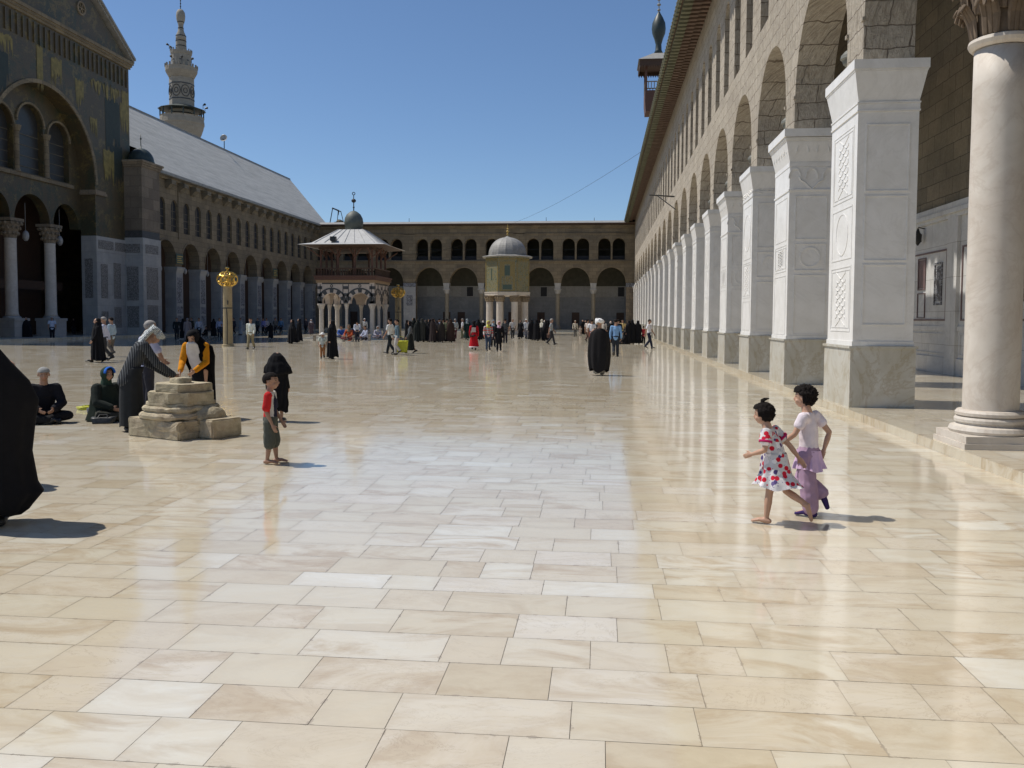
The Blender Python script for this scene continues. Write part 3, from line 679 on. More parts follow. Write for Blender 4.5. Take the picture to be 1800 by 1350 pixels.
for k, (y, n) in enumerate(((79.9, 0), (104.6, 1))):
    t = thing('green_sign', ('small dark sign with pale lines on the first pier of the left arches', 'small dark sign high between the far left arches')[k], 'sign', (WL, y, 7.3))
    bm = bmesh.new(); bx(bm, WL+.1, WL+.14, y-.7, y+.7, 6.9, 7.9); obj('board', bm, M_mosgreen, t)
    bm = bmesh.new(); 
    for q in range(4): bx(bm, WL+.142, WL+.15, y-.6+.1*(q % 2), y+.6-.15*(q % 3), 7.02+.2*q, 7.1+.2*q)
    obj('lettering', bm, M_goldp, t)
# transept with gable
TX = -41.95; TE = 73.15; TC = 61.6
TR = thing('transept', 'tall dark gabled facade with worn gold mosaic and great recessed arch', 'building', (TX, TC, 0))
RB, ZB = 6.25, 12.75
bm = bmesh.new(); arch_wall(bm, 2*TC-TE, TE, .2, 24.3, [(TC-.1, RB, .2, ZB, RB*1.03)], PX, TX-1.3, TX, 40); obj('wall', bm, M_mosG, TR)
bm = bmesh.new(); ring_arch(bm, TC-.1, ZB, RB, RB+.28, PX, TX+.001, TX+.1, 0, pi, 40, 1.03)
obj('arch_moulding', bm, M_stoneF, TR)
gz, gp = 24.35, 31.6
bm = bmesh.new()
f1 = [(TX, 2*TC-TE, gz), (TX, TE, gz), (TX, TC, gp)]; f2 = [(TX-1, y_, z_) for _, y_, z_ in f1]
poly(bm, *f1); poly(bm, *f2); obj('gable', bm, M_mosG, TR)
bm = bmesh.new(); e_ = .95
bx(bm, TX+.001, TX+.15, 2*TC-TE-.1, TE+.1, 23.7, 23.9); bx(bm, TX+.001, TX+.25, 2*TC-TE-.2, TE+.2, 23.902, 24.1); bx(bm, TX+.001, TX+.35, 2*TC-TE-.3, TE+.3, 24.102, 24.36)
obj('cornice', bm, M_stoneF, TR)
bm = bmesh.new()
for s in (-1, 1):
    ya, za, yb, zb = TC+s*(TE-TC+.5), 24.35, TC, gp+.55
    for (x0, x1, dz) in ((TX-1, TX+.3, 0), (TX-14.5, TX+.45, .22)):
        A = [(x0, ya, za+dz), (x0, yb, zb+dz), (x0, yb, zb+dz+.2), (x0, ya, za+dz+.2)]; B_ = [(x1, *p[1:]) for p in A]; vv = [bm.verts.new(p) for p in A+B_]
        for f in ((0, 1, 2, 3), (4, 5, 6, 7), (0, 1, 5, 4), (1, 2, 6, 5), (2, 3, 7, 6), (3, 0, 4, 7)): bm.faces.new([vv[k] for k in f])
obj('roof', bm, M_leadp, TR)
bm = bmesh.new(); bx(bm, TX-14.5, TX-1.31, TE-1, TE, 15, 24.3); bx(bm, TX-14.5, TX-1.31, 2*TC-TE, 2*TC-TE+1, .2, 24.3); obj('side_wall', bm, M_stoneD, TR)
# gable round window
RWY, RWZ = 66.25, 26.6
bm = bmesh.new(); ring_arch(bm, RWY, RWZ, .42, .55, PX, TX+.001, TX+.1, 0, 2*pi, 20)
for k in range(3): 
    a = k*pi/3; tube(bm, [(TX+.05, RWY-.42*cos(a), RWZ-.42*sin(a)), (TX+.05, RWY+.42*cos(a), RWZ+.42*sin(a))], [.04, .04], 5)
obj('round_window', bm, M_stone, TR)
bm = bmesh.new()
rnd = random.Random(5)
y = 2*TC-TE+.3
while y < TE-.3:
    bx(bm, TX+.001, TX+.1, y, y+.12, 22.0, 23.5); y += .62
obj('ribs', bm, M_mosG, TR)
# worn patches of gold mosaic that survive on the facade
rnd = random.Random(11)
def patch(nm_, mt_, off, y0, y1, z0, z1, ragged=.42):
    global bm
    bm = bmesh.new(); n = 16; off += rnd.uniform(0, .012); top = [(y0+(y1-y0)*i/n, z1+rnd.uniform(-ragged, ragged)*.3) for i in range(n+1)]; bot = [(y0+(y1-y0)*i/n, z0+rnd.uniform(-ragged, ragged)*2) for i in range(n+1)]
    for i in range(n):
        a, b, c, d = (TX+off, *bot[i]), (TX+off, *bot[i+1]), (TX+off, *top[i+1]), (TX+off, *top[i])
        poly(bm, a, b, c, d)
    obj(nm_, bm, mt_, TR)
MGP = plain('tarnished gold mosaic', (.26, .20, .055), .6, .75, 2.5); MGN = plain('blackened green mosaic', (.030, .038, .028), .6, .5, 4)
for a in ((72.0, 73.1, 20.2, 21.6), (71.7, 73.1, 18.6, 20.4), (70.2, 71.6, 20.9, 21.4), (67.4, 69.9, 20.9, 21.35), (62.3, 63.6, 17.9+2, 21.6), (60.6, 61.3, 19.3, 21.9), (69.0, 70.6, 13.8, 15.9), (65.3, 66.4, 19.2, 20.8), (72.4, 73.1, 13, 15.5), (56.5, 58, 20.6, 21.6), (54, 55, 16.4, 19), (67.2, 68.2, 17.2, 18.2)): patch('mosaic_patch', MGP, .014, *a)
for a in ((69.4, 71.6, 16.2, 20.3, .8), (70.4, 71.9, 13.2, 16.5, .8), (55, 57.5, 18.2, 20.3, .8)): patch('green_mosaic', MGN, .004, *a[:4], .5)
# recessed screen: three arches below, three windows above
XI = TX-1.3
lo = [(TC-4.15, 1.62, 8.985, 9.15, 1.7), (TC+.0, 2.05, 8.985, 9.0, 2.05), (TC+4.15, 1.62, 8.985, 9.15, 1.7)]
up_ = [(TC-3.35, 1.35, 12.6, 15.8, 1.4), (TC-.05, 1.5, 12.6, 16.3, 1.55), (TC+3.3, 1.35, 12.6, 15.8, 1.4)]
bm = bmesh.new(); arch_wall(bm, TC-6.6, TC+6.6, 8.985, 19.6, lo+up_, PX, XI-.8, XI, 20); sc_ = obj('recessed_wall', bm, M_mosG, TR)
bm = bmesh.new()
for c, h, zb, zs, rs in up_: ring_arch(bm, c, zs, h, h+.16, PX, XI+.001, XI+.12)
bx(bm, XI+.001, XI+.2, TC-5, TC+5, 12.2, 12.5)
for y in (TC-1.7, TC+1.75): lathe(bm, XI+.05, y, [(.3, 12.5), (.2, 12.7), (.2, 15.4), (.32, 15.7), (.36, 15.9)], 12)
obj('window_surround', bm, M_stoneF, TR)
MGL = plain('grey leaded glass', (.045, .043, .04), .35, .4, 5)
for c, h, zb, zs, rs in up_:
    bm = bmesh.new(); bx(bm, XI-.5, XI-.45, c-h, c+h, zb, zs+rs); ws = obj('window', bm, MGL, TR); bm = bmesh.new()
    for k in range(4): bx(bm, XI-.44, XI-.4, c-h, c+h, zb+.8*k+.5, zb+.8*k+.54)
    obj('glazing_bars', bm, M_stoneD, ws)
for y in (TC-2.28, TC+2.28):
    bm = bmesh.new(); lathe(bm, XI-.2, y, [(.5, 1.75), (.44, 1.95), (.42, 2.1), (.40, 7.4), (.43, 7.5)], 22); cc = obj('column', bm, M_col, TR, smooth=True)
    bm = bmesh.new(); bx(bm, XI-.95, XI+.55, y-.78, y+.78, .2, 1.4); bx(bm, XI-1.0, XI+.62, y-.85, y+.85, 1.402, 1.6); lathe(bm, XI-.2, y, [(.62, 1.602), (.6, 1.7), (.5, 1.76)], 20); obj('pedestal', bm, M_panel, cc)
    bm = bmesh.new(); lathe(bm, XI-.2, y, [(.42, 7.5), (.5, 7.9), (.62, 8.4), (.7, 8.7)], 12)
    for k in range(12):
        a = 2*pi*k/12
        for z_, r_ in ((7.85, .55), (8.25, .66), (8.6, .78)): ball(bm, (XI-.2+r_*cos(a+z_), y+r_*sin(a+z_), z_), (.11, .11, .15), 1)
    bx(bm, XI-.85, XI+.4, y-.75, y+.75, 8.75, 8.98); obj('capital', bm, M_stone, cc)
bm = bmesh.new(); bx(bm, -48.4, -48.2, TC-8, TC+8, .2, 12); bx(bm, -48.19, XI-.81, TC-8, TC+8, 11.9, 12.1)
obj('inner_wall', bm, M_wood, TR)
bm = bmesh.new(); bx(bm, XI-2.2, XI-2.05, TC-6.6, TC+6.6, 3.9, 4.6); obj('wooden_beam', bm, M_wood, TR)
for y in (TC-4.15, TC, TC+4.15): bm = bmesh.new(); ball(bm, (XI-.6, y, 7.9), (.25, .25, .42), 2); tube(bm, [(XI-.6, y, 8.2), (XI-.6, y, 10.4)], [.015, .015], 4); obj('hanging_lamp', bm, M_panel, TR)
# marble jambs both sides of the recess
for s, e0, e1 in ((1, TC+RB-.1, TE), (-1, 2*TC-TE, TC-RB-.1)):
    bm = bmesh.new(); bx(bm, TX-1.28, TX+.06, e0-.06, e1, .2, 8.5); bx(bm, TX-1.3, TX+.09, e0-.09, e1, 7.2, 7.26); j = obj('marble_jamb', bm, M_panel, TR)
    bm = bmesh.new(); w_ = e1-e0
    for (u0_, u1_, z0_, z1_) in ((.2, w_*.45, 7.45, 8.2), (w_*.5, w_-.2, 7.45, 8.2), (.5, 1.5, 3.3, 6.2), (.5, 1.5, .8, 2.2), (2.4, 3.5, 3.3, 6.4), (2.4, 3.5, .8, 2.6)):
        if u1_ < w_: frame(bm, e0+u0_, e0+u1_, z0_, z1_, .12, PX, TX+.061, TX+.08); bx(bm, TX+.061, TX+.074, e0+u0_+.13, e0+u1_-.13, z0_+.13, z1_-.13)
    bx(bm, TX-1.0, TX-.3, e0-.075, e0-.061, 3.3, 6.6) if s > 0 else None
    obj('ornament', bm, M_ornb, j)
    bm = bmesh.new(); bx(bm, TX-1.3, TX+.16, e0-.16, e0+1.5, 11.9, 12.12); bx(bm, TX-1.3, TX+.11, e0-.11, e0+1.4, 12.122, 12.3); obj('pilaster_capital', bm, M_stone, j)
# small domed tower at the corner
TW = thing('corner_turret', 'square stone turret with small dark dome between the gabled facade and the left arches', 'tower', (-40.6, 74, 0))
ty0, ty1, tx0, tx1 = 72.1, 75.15, -42.3, -40.3
bm = bmesh.new(); bx(bm, tx0, tx1, ty0, ty1, 9.4, 15.0); obj('shaft', bm, stone('big pale ashlar', (.25, .2, .145), (.17, .135, .1), (.09, .07, .05), 1.5, .95, .7, (.1, .085, .06)), TW)
bm = bmesh.new(); bx(bm, tx0, tx1+.04, ty0-.04, ty1+.04, .2, 8.75); obj('marble_base', bm, M_panel, TW)
bm = bmesh.new(); bx(bm, tx0, tx1-.03, ty0+.03, ty1-.03, 8.752, 9.398); obj('dark_band', bm, M_grid, TW)
bm = bmesh.new()
for k in range(3): bx(bm, tx0, tx1+.1+.1*k, ty0-.1-.1*k, ty1+.1+.1*k, 15.002+.18*k, 15.178+.18*k)
obj('cornice', bm, M_stone, TW)
bm = bmesh.new()
for (u0_, u1_, z0_, z1_) in ((.5, 2.5, 3.3, 6.2), (.6, 2.4, .9, 2.8), (.4, 2.6, 7.4, 8.2)): frame(bm, ty0+u0_, ty0+u1_, z0_, z1_, .12, PX, tx1+.041, tx1+.06); bx(bm, tx1+.041, tx1+.053, ty0+u0_+.13, ty0+u1_-.13, z0_+.13, z1_-.13)
for (u0_, u1_, z0_, z1_) in ((.5, 1.6, 3.2, 6.2), (.5, 1.6, .8, 2.7), (.2, 1.8, 7.4, 8.2)): frame(bm, tx0+u0_, tx0+u1_, z0_, z1_, .1, PY, ty0-.06, ty0-.041); bx(bm, tx0+u0_+.11, tx0+u1_-.11, ty0-.053, ty0-.041, z0_+.11, z1_-.11)
obj('ornament', bm, M_ornb, TW)
bm = bmesh.new(); cx, cy = -41.15, 73.6
lathe(bm, cx, cy, [(1.15, 15.54), (1.15, 15.65)]+[(1.1*cos(a), 15.65+1.2*sin(a)) for a in [i*pi/2/10 for i in range(10)]]+[(.05, 16.86), (.03, 17.6), (.09, 17.7), (.03, 17.8), (.02, 18.1)], 24); obj('dome', bm, M_dome, TW, smooth=True)
# ================================================================ minarets
MN = thing('minaret', 'tall ringed stone minaret with two galleries and bulb top behind the grey roof', 'minaret', (-75.8, 150, 0))
cx, cy = -75.9, 150.0; k8 = pi/8
_l0 = lathe
lathe = lambda bm, x, y, prof, seg=16, ph=0.0, cap=True: _l0(bm, x, y, [(r*.9, z) for r, z in prof], seg, ph, cap)
bm = bmesh.new(); lathe(bm, cx, cy, [(3.2, 0), (3.2, 34), (3.3, 34.2)], 8, k8)
lathe(bm, cx, cy, [(2.38, 38.7), (2.38, 45.0)], 8, k8); obj('shaft', bm, M_min, MN)
bm = bmesh.new(); lathe(bm, cx, cy, [(3.25, 34.0), (3.6, 34.9), (3.75, 35.2), (4.0, 35.9), (4.05, 36.0), (4.2, 36.6), (4.3, 36.7), (4.3, 37.3), (4.22, 37.3), (4.22, 37.9), (4.3, 38.0)], 16, k8/2)
obj('lower_gallery', bm, M_min, MN)
bm = bmesh.new()
for i in range(12):
    a = 2*pi*i/12; tube(bm, [(cx+3.7*cos(a), cy+3.7*sin(a), 37.9), (cx+3.7*cos(a), cy+3.7*sin(a), 39.3)], [.12, .12], 5)
lathe(bm, cx, cy, [(4.5, 39.2), (4.6, 39.26), (2.6, 39.9), (2.4, 39.95)], 12); obj('gallery_roof', bm, M_dome, MN)
bm = bmesh.new()
for z0_, z1_ in ((41.0, 41.2), (43.7, 43.9), (47.0, 47.2), (47.9, 48.1)): 
    r_ = 2.44 if z0_ < 46 else 1.98
    lathe(bm, cx, cy, [(r_, z0_), (r_, z1_)], 8, k8)
for i in range(8):
    a0_ = 2*pi*i/8+pi/8*0+pi/4*0; n_ = Vector((cos(a0_), sin(a0_), 0)); t_ = Vector((-sin(a0_), cos(a0_), 0)); c_ = Vector((cx, cy, 42.45))+n_*2.04
    pts = [c_+t_*.75*cos(b)+Vector((0, 0, 1.0*sin(b))) for b in [2*pi*j/14 for j in range(15)]]
    tube(bm, pts, [.07]*15, 4, capr=False); 
    pts = [c_+t_*.35*cos(b)+Vector((0, 0, .45*sin(b))) for b in [2*pi*j/8 for j in range(9)]]; tube(bm, pts, [.06]*9, 4, capr=False)
obj('dark_bands', bm, M_grid, MN)
bm = bmesh.new(); lathe(bm, cx, cy, [(2.4, 45.0), (2.6, 45.3), (2.9, 45.8), (3.05, 46.1), (3.1, 46.8), (2.95, 46.8), (2.95, 46.3), (1.95, 46.3), (1.92, 49.0), (2.05, 49.3), (2.1, 49.7), (1.95, 49.7), (1.9, 49.4), (1.05, 49.4), (1.0, 51.6)], 16)
for i in range(20):
    a = 2*pi*i/20; bx(bm, cx+2.72*cos(a)-.12, cx+2.72*cos(a)+.12, cy+2.72*sin(a)-.12, cy+2.72*sin(a)+.12, 46.8, 47.3)
    bx(bm, cx+1.83*cos(a)-.08, cx+1.83*cos(a)+.08, cy+1.83*sin(a)-.08, cy+1.83*sin(a)+.08, 49.7, 50.05)
obj('upper_gallery', bm, M_min, MN)
bm = bmesh.new(); lathe(bm, cx, cy, [(1.0, 51.6), (1.0, 52.3), (.95, 52.6), (.62, 53.3), (.5, 53.9), (.5, 54.4), (.62, 54.9), (.8, 55.3), (.88, 56.0), (.8, 56.7), (.5, 57.15), (.1, 57.3)], 18); obj('bulb', bm, M_min, MN, smooth=True)
bm = bmesh.new()
for z_, r_ in ((50.6, 1.03), (51.5, 1.03), (52.4, 1.01), (53.8, .55), (54.9, .68)): lathe(bm, cx, cy, [(r_, z_), (r_+.02, z_+.08), (r_, z_+.16)], 16)
tube(bm, [(cx, cy, 57.2), (cx, cy, 61)], [.08, .04], 6)
for z_ in (57.8, 58.3, 58.8, 59.4): ball(bm, (cx, cy, z_), .14, 1)
obj('finial', bm, M_iron, MN)
bm = bmesh.new()
for i in range(9):
    a = i*2.3; r_ = (4.0, 2.0, 2.8)[i % 3]; z_ = (39.5, 50.1, 47.3)[i % 3]
    p = Vector((cx+r_*cos(a), cy+r_*sin(a), z_)); tube(bm, [p, p+Vector((0, 0, .6))], [.05, .05], 4); tube(bm, [p+Vector((0, 0, .6)), p+Vector((.35*cos(a), .35*sin(a), .75))], [.08, .22], 6)
obj('loudspeakers', bm, M_iron, MN)
lathe = _l0
# right minaret
M2 = thing('minaret', 'square minaret turret with wooden balcony and onion finial beyond the right hand eaves', 'minaret', (12.2, 150, 0))
cx, cy = 9.5, 151.0
bm = bmesh.new(); bx(bm, cx+.1, cx+4.3, cy-2.1, cy+2.1, 0, 37.3); obj('shaft', bm, M_stoneF, M2)
q0, q1, z0_ = -2.3, 2.3, 38.9
bm = bmesh.new(); frus(bm, cx-2.15, cx+2.15, cy-2.15, cy+2.15, 37.2, cx+q0, cx+q1, cy+q0, cy+q1, 38.9); bx(bm, cx+q0, cx+q1, cy+q0, cy+q1, 38.9, 40.7)
for sx in (-1, 1):
    for sy in (-1, 1): bx(bm, cx+sx*2.12-.17, cx+sx*2.12+.17, cy+sy*2.12-.17, cy+sy*2.12+.17, 40.7, 45.0)
obj('balcony', bm, M_woodr, M2)
bm = bmesh.new()
for s in (-1, 1):
    for k in range(8): a = -1.75+.5*k; bx(bm, cx+a-.06, cx+a+.06, cy+s*2.2-.05, cy+s*2.2+.05, 41.0, 42.1); bx(bm, cx+s*2.2-.05, cx+s*2.2+.05, cy+a-.06, cy+a+.06, 41.0, 42.1)
    bx(bm, cx-2, cx+2, cy+s*2.2-.08, cy+s*2.2+.08, 42.1, 42.25); bx(bm, cx+s*2.2-.08, cx+s*2.2+.08, cy-2, cy+2, 42.1, 42.25)
obj('balustrade', bm, M_stone, M2)
bm = bmesh.new()
for s in (-1, 1): bx(bm, cx-3.3, cx+3.3, cy+s*3.2-.05, cy+s*3.2+.05, 44.6, 45.6); bx(bm, cx+s*3.2-.05, cx+s*3.2+.05, cy-3.15, cy+3.15, 44.6, 45.6)
for k in range(16):
    a = -3.1+.41*k
    for s in (-1, 1): frus(bm, cx+a-.02, cx+a+.02, cy+s*3.2-.04, cy+s*3.2+.04, 44.3, cx+a-.15, cx+a+.15, cy+s*3.2-.04, cy+s*3.2+.04, 44.6)
bx(bm, cx-3.1, cx+3.1, cy-3.1, cy+3.1, 45.2, 45.4)
obj('valance', bm, M_wood, M2)
bm = bmesh.new(); frus(bm, cx-3.5, cx+3.5, cy-3.5, cy+3.5, 45.62, cx-.9, cx+.9, cy-.9, cy+.9, 47.3); obj('roof', bm, M_leadp, M2)
bm = bmesh.new(); lathe(bm, cx, cy, [(.9, 47.3), (.55, 48.0), (.5, 49.0), (.75, 49.9), (1.1, 50.8), (1.2, 51.6), (1.1, 52.6), (.7, 53.5), (.35, 54.1), (.15, 54.5)], 18); obj('onion', bm, M_dome, M2, smooth=True)
bm = bmesh.new(); tube(bm, [(cx, cy, 54.3), (cx, cy, 58.5)], [.1, .04], 6)
for z_, r_ in ((54.8, .3), (55.7, .35), (56.6, .35), (57.3, .2)): ball(bm, (cx, cy, z_), (r_, r_, .22), 2)
obj('finial', bm, M_leadp, M2)
# ================================================================ ablution pavilion
PV = thing('fountain_pavilion', 'square fountain kiosk with striped black and white arches, timber gallery and small lead dome', 'pavilion', (-21.05, 70.6, 0))
ax, ay, hw = -20.75, 70.7, 2.38
bm = bmesh.new(); bx(bm, ax-3.4, ax+3.2, ay-3.1, ay+3.1, 0, .12); bx(bm, ax-2.9, ax+2.7, ay-2.8, ay+2.8, .122, .22); obj('steps', bm, M_plinth, PV)
bm = bmesh.new(); lathe(bm, ax, ay, [(1.5, .222), (1.5, .7), (1.62, .72), (1.62, .82), (1.45, .82)], 12); obj('basin', bm, M_panel, PV)
bm = bmesh.new()
for s in (-1, 1):
    ow = [(ax-.5*hw, hw*.34, 2.92, 3.0, hw*.33), (ax+.5*hw, hw*.34, 2.92, 3.0, hw*.33)]
    y0 = ay-hw if s < 0 else ay+hw-.42; arch_wall(bm, ax-hw, ax+hw, 2.92, 4.62, ow, PY, y0, y0+.42, 12)
    ow = [(ay-.5*hw, hw*.33, 2.92, 3.0, hw*.33), (ay+.5*hw, hw*.33, 2.92, 3.0, hw*.33)]
    x0 = ax-hw if s < 0 else ax+hw-.42; arch_wall(bm, ay-hw+.425, ay+hw-.425, 2.92, 4.62, ow, PX, x0, x0+.42, 12)
obj('upper_wall', bm, plain('cream stone', (.58, .49, .41), .7, .3, 6), PV)
bm = bmesh.new(); bg_ = bmesh.new()
# dark courses around arches, on the front and on the two sides (real inlay slabs 2 cm proud)
for PF, c0, d, sg in ((PY, ax, ay-hw, -1), (PX, ay, ax+hw, 1), (PX, ay, ax-hw, -1)):
    e0, e1 = (d-.02, d-.002) if sg < 0 else (d+.002, d+.02)
    def slab(b_, u0_, u1_, z0_, z1_):
        p = PF(u0_, z0_, e0); q = PF(u1_, z1_, e1); bx(b_, min(p[0], q[0]), max(p[0], q[0]), min(p[1], q[1]), max(p[1], q[1]), z0_, z1_)
    for k in (-1, 1):
        c = c0+k*.5*hw; R_ = hw*.34
        ring_arch(bm, c, 3.05, R_*1.36, R_*1.52, PF, e0, e1, 0, pi, 18, .95)
        for j in range(5): 
            a = (.32+j*.625); ring_arch(bm, c, 3.05, R_*.99, R_*1.36, PF, e0, e1, a-.16, a+.16, 4, .95)
        ring_arch(bm, c, 4.36, .06, .13, PF, e0, e1, 0, 2*pi, 10)
        slab(bm, c-.49*hw*.82-.03, c-.49*hw*.82+.03, 3.1, 4.49); slab(bm, c+.49*hw*.82-.03, c+.49*hw*.82+.03, 3.1, 4.49)
    for u_ in (-1, 0, 1):
        uu = c0+u_*(hw-.2)
        for k in range(3): slab(bm, uu-.2, uu+.2, 2.93+.58*k, 3.18+.58*k)
    slab(bm, c0-hw+.05, c0-.5*hw-R_*1.02, 2.93, 3.1); slab(bm, c0+.5*hw+R_*1.02, c0+hw-.05, 2.93, 3.1)
    slab(bm, c0-hw+.39, c0+hw-.39, 4.5, 4.62)
obj('dark_courses', bm, M_grid, PV); bg_.free()
bm = bmesh.new(); bx(bm, ax-hw-.1, ax+hw+.1, ay-hw-.1, ay+hw+.1, 4.622, 4.84); obj('timber_band', bm, M_woodl, PV)
bm = bmesh.new(); bx(bm, ax-hw-.2, ax+hw+.2, ay-hw-.2, ay+hw+.2, 4.842, 5.08); bx(bm, ax-hw-.26, ax+hw+.26, ay-hw-.26, ay+hw+.26, 5.082, 5.2); obj('gallery_floor', bm, M_woodr, PV)
for i, (sx, sy) in enumerate([(-1, -1), (0, -1), (1, -1), (-1, 0), (1, 0), (-1, 1), (0, 1), (1, 1)]):
    r = .19 if sx and sy else .12; x, y = ax+sx*(hw-.24), ay+sy*(hw-.24)
    bm = bmesh.new(); lathe(bm, x, y, [(r*1.35, .222), (r*1.35, .34), (r*1.05, .4), (r, .5), (r*.95, 2.45), (r*1.05, 2.48), (r*1.5, 2.75), (r*1.75, 2.8), (r*1.75, 2.915)], 14); obj('column', bm, M_col, PV, smooth=False)
bm = bmesh.new()
g = hw+.08
for s in (-1, 1):
    for k in range(23):
        a = -g+2*g*k/22; bx(bm, ax+a-.03, ax+a+.03, ay+s*g-.03, ay+s*g+.03, 5.2, 5.75); bx(bm, ax+s*g-.03, ax+s*g+.03, ay+a-.03, ay+a+.03, 5.2, 5.75)
    bx(bm, ax-g-.05, ax+g+.05, ay+s*g-.05, ay+s*g+.05, 5.752, 5.84); bx(bm, ax+s*g-.052, ax+s*g+.052, ay-g+.05, ay+g-.05, 5.753, 5.842)
obj('railing', bm, M_wood, PV)
bm = bmesh.new()
for sx in (-1, -.33, .33, 1):
    for sy in (-1, -.33, .33, 1):
        if max(abs(sx), abs(sy)) < 1: continue
        x, y = ax+sx*2.15, ay+sy*2.15; bx(bm, x-.07, x+.07, y-.07, y+.07, 5.2, 7.5)
        d_ = Vector((sx, sy, 0)); 
        for a in (-.5, .5): tube(bm, [(x, y, 6.7), (x+a*(1 if abs(sy) == 1 else 0)+.35*sx, y+a*(1 if abs(sx) == 1 else 0)+.35*sy, 7.45)], [.05, .05], 5)
obj('posts', bm, M_woodr, PV)
bm = bmesh.new(); bx(bm, ax-2.3, ax+2.3, ay-2.3, ay+2.3, 7.35, 7.5); frus(bm, ax-2.3, ax+2.3, ay-2.3, ay+2.3, 7.5, ax-3.5, ax+3.5, ay-3.5, ay+3.5, 7.66); obj('eaves_boards', bm, M_wood, PV)
bm = bmesh.new(); frus(bm, ax-3.62, ax+3.62, ay-3.62, ay+3.62, 7.662, ax-2.75, ax+2.75, ay-2.75, ay+2.75, 7.86); frus(bm, ax-2.75, ax+2.75, ay-2.75, ay+2.75, 7.8605, ax-1.05, ax+1.05, ay-1.05, ay+1.05, 9.1)
for k in range(7):
    a = -.95+.32*k
    for s in (-1, 1):
        tube(bm, [(ax+a*2.6, ay+s*2.75, 7.88), (ax+a, ay+s*1.05, 9.11)], [.03, .03], 4); tube(bm, [(ax+s*2.75, ay+a*2.6, 7.88), (ax+s*1.05, ay+a, 9.11)], [.03, .03], 4)
obj('roof', bm, plain('pale lead roof', (.46, .46, .45), .6, .35, 3), PV)
bm = bmesh.new(); lathe(bm, ax, ay, [(.74, 9.1), (.74, 9.5), (.78, 9.55), (.8, 9.8), (.74, 10.15), (.58, 10.45), (.3, 10.68), (.1, 10.76)], 18)
obj('dome', bm, plain('green grey lead', (.10, .115, .10), .6, .4, 5), PV, smooth=True)
bm = bmesh.new(); tube(bm, [(ax, ay, 10.7), (ax, ay, 12.1)], [.05, .03], 6); ball(bm, (ax, ay, 11.05), .09, 1); ball(bm, (ax, ay, 11.6), (.2, .2, .17), 2); ring_arch(bm, ax, 12.2, .09, .14, PY, ay-.03, ay+.03, 0, 2*pi, 10); obj('finial', bm, M_iron, PV)
bm = bmesh.new(); bx(bm, ax-1.15, ax-.7, ay-2.9, ay-2.5, 8.0, 8.35); tube(bm, [(ax-.9, ay-2.6, 7.95), (ax-.9, ay-2.6, 8.1)], [.04, .04], 5); obj('floodlight', bm, M_iron, PV)
# low marble benches beside it
for i, (px, py, lab) in enumerate(((560, 598, 'low cream stone bench at the left corner of the fountain kiosk'), (612, 599.5, 'low cream stone bench under the middle of the fountain kiosk'), (642, 597.5, 'low cream stone bench under the right arch of the fountain kiosk'))):
    p = G(px, py+1); t = thing('stone_bench', lab, 'bench', p, 0, 'stone benches at the fountain kiosk')
    bm = bmesh.new(); bx(bm, -.45, .45, -.18, .18, .38, .47); obj('seat', bm, M_stoneR, t, world=False)
    bm = bmesh.new(); bx(bm, -.4, -.26, -.14, .14, 0, .38); bx(bm, .26, .4, -.14, .14, 0, .38); obj('legs', bm, M_stoneR, t, world=False)
# ================================================================ treasury
TY = thing('treasury', 'octagonal mosaic chamber with ribbed lead dome raised on columns in the middle of the court', 'pavilion', (-10.45, 96, 0))
tx, ty = -10.45, 96.0; ph = pi/8+.10
bm = bmesh.new(); lathe(bm, tx, ty, [(2.78, 4.62), (2.78, 4.72)], 8, ph); lathe(bm, tx, ty, [(2.66, 4.3), (2.74, 4.35), (2.74, 4.62)], 8, ph); obj('ledge', bm, M_col, TY)
bm = bmesh.new(); lathe(bm, tx, ty, [(2.64, 4.72), (2.64, 8.55)], 8, ph); obj('chamber', bm, M_mosT, TY)
def oct_face(i, r=2.64): 
    a = ph+2*pi*(i+.5)/8; n_ = Vector((cos(a), sin(a), 0)); ap = r*cos(pi/8); return Vector((tx, ty, 0))+n_*ap, n_, Vector((-sin(a), cos(a), 0))
def opanel(bm, i, u0_, u1_, z0_, z1_, t0=.002, t1=.02):
    c, n_, t_ = oct_face(i); P = [c+t_*u+n_*d+Vector((0, 0, z)) for d in (t0, t1) for u, z in ((u0_, z0_), (u1_, z0_), (u1_, z1_), (u0_, z1_))]
    vv = [bm.verts.new(p) for p in P]
    for f in ((0, 3, 2, 1), (4, 5, 6, 7), (0, 1, 5, 4), (1, 2, 6, 5), (2, 3, 7, 6), (3, 0, 4, 7)): bm.faces.new([vv[k] for k in f])
bm = bmesh.new(); bm2 = bmesh.new()
for i in range(8):
    hw_ = 2.64*sin(pi/8)
    opanel(bm, i, -hw_+.02, hw_-.02, 8.3, 8.42)
    for k in range(8): opanel(bm, i, -hw_+.1+k*.235, -hw_+.22+k*.235, 8.12, 8.28)
    if i % 2 == 1:
        for a, b, c, d in ((-.85, -.62, 4.8, 8.05), (.62, .85, 4.8, 8.05), (-.62, .62, 7.75, 8.05), (-.62, -.3, 6.4, 7.75), (.3, .62, 6.4, 7.75), (-.12, .0, 5.8, 6.4), (.1, .2, 5.8, 6.4), (-.4, -.3, 5.6, 6.3), (.35, .45, 5.6, 6.3), (-.62, .62, 4.8, 4.9)): opanel(bm, i, a, b, c, d)
        opanel(bm2, i, -.3, .3, 6.5, 7.6, .002, .016); opanel(bm2, i, -.5, .5, 5.0, 5.5, .002, .016)
    else:
        opanel(bm, i, -hw_+.03, -hw_+.15, 4.8, 8.05); opanel(bm, i, hw_-.15, hw_-.03, 4.8, 8.05); opanel(bm2, i, -.1, .05, 6.0, 7.3) if i == 4 else None
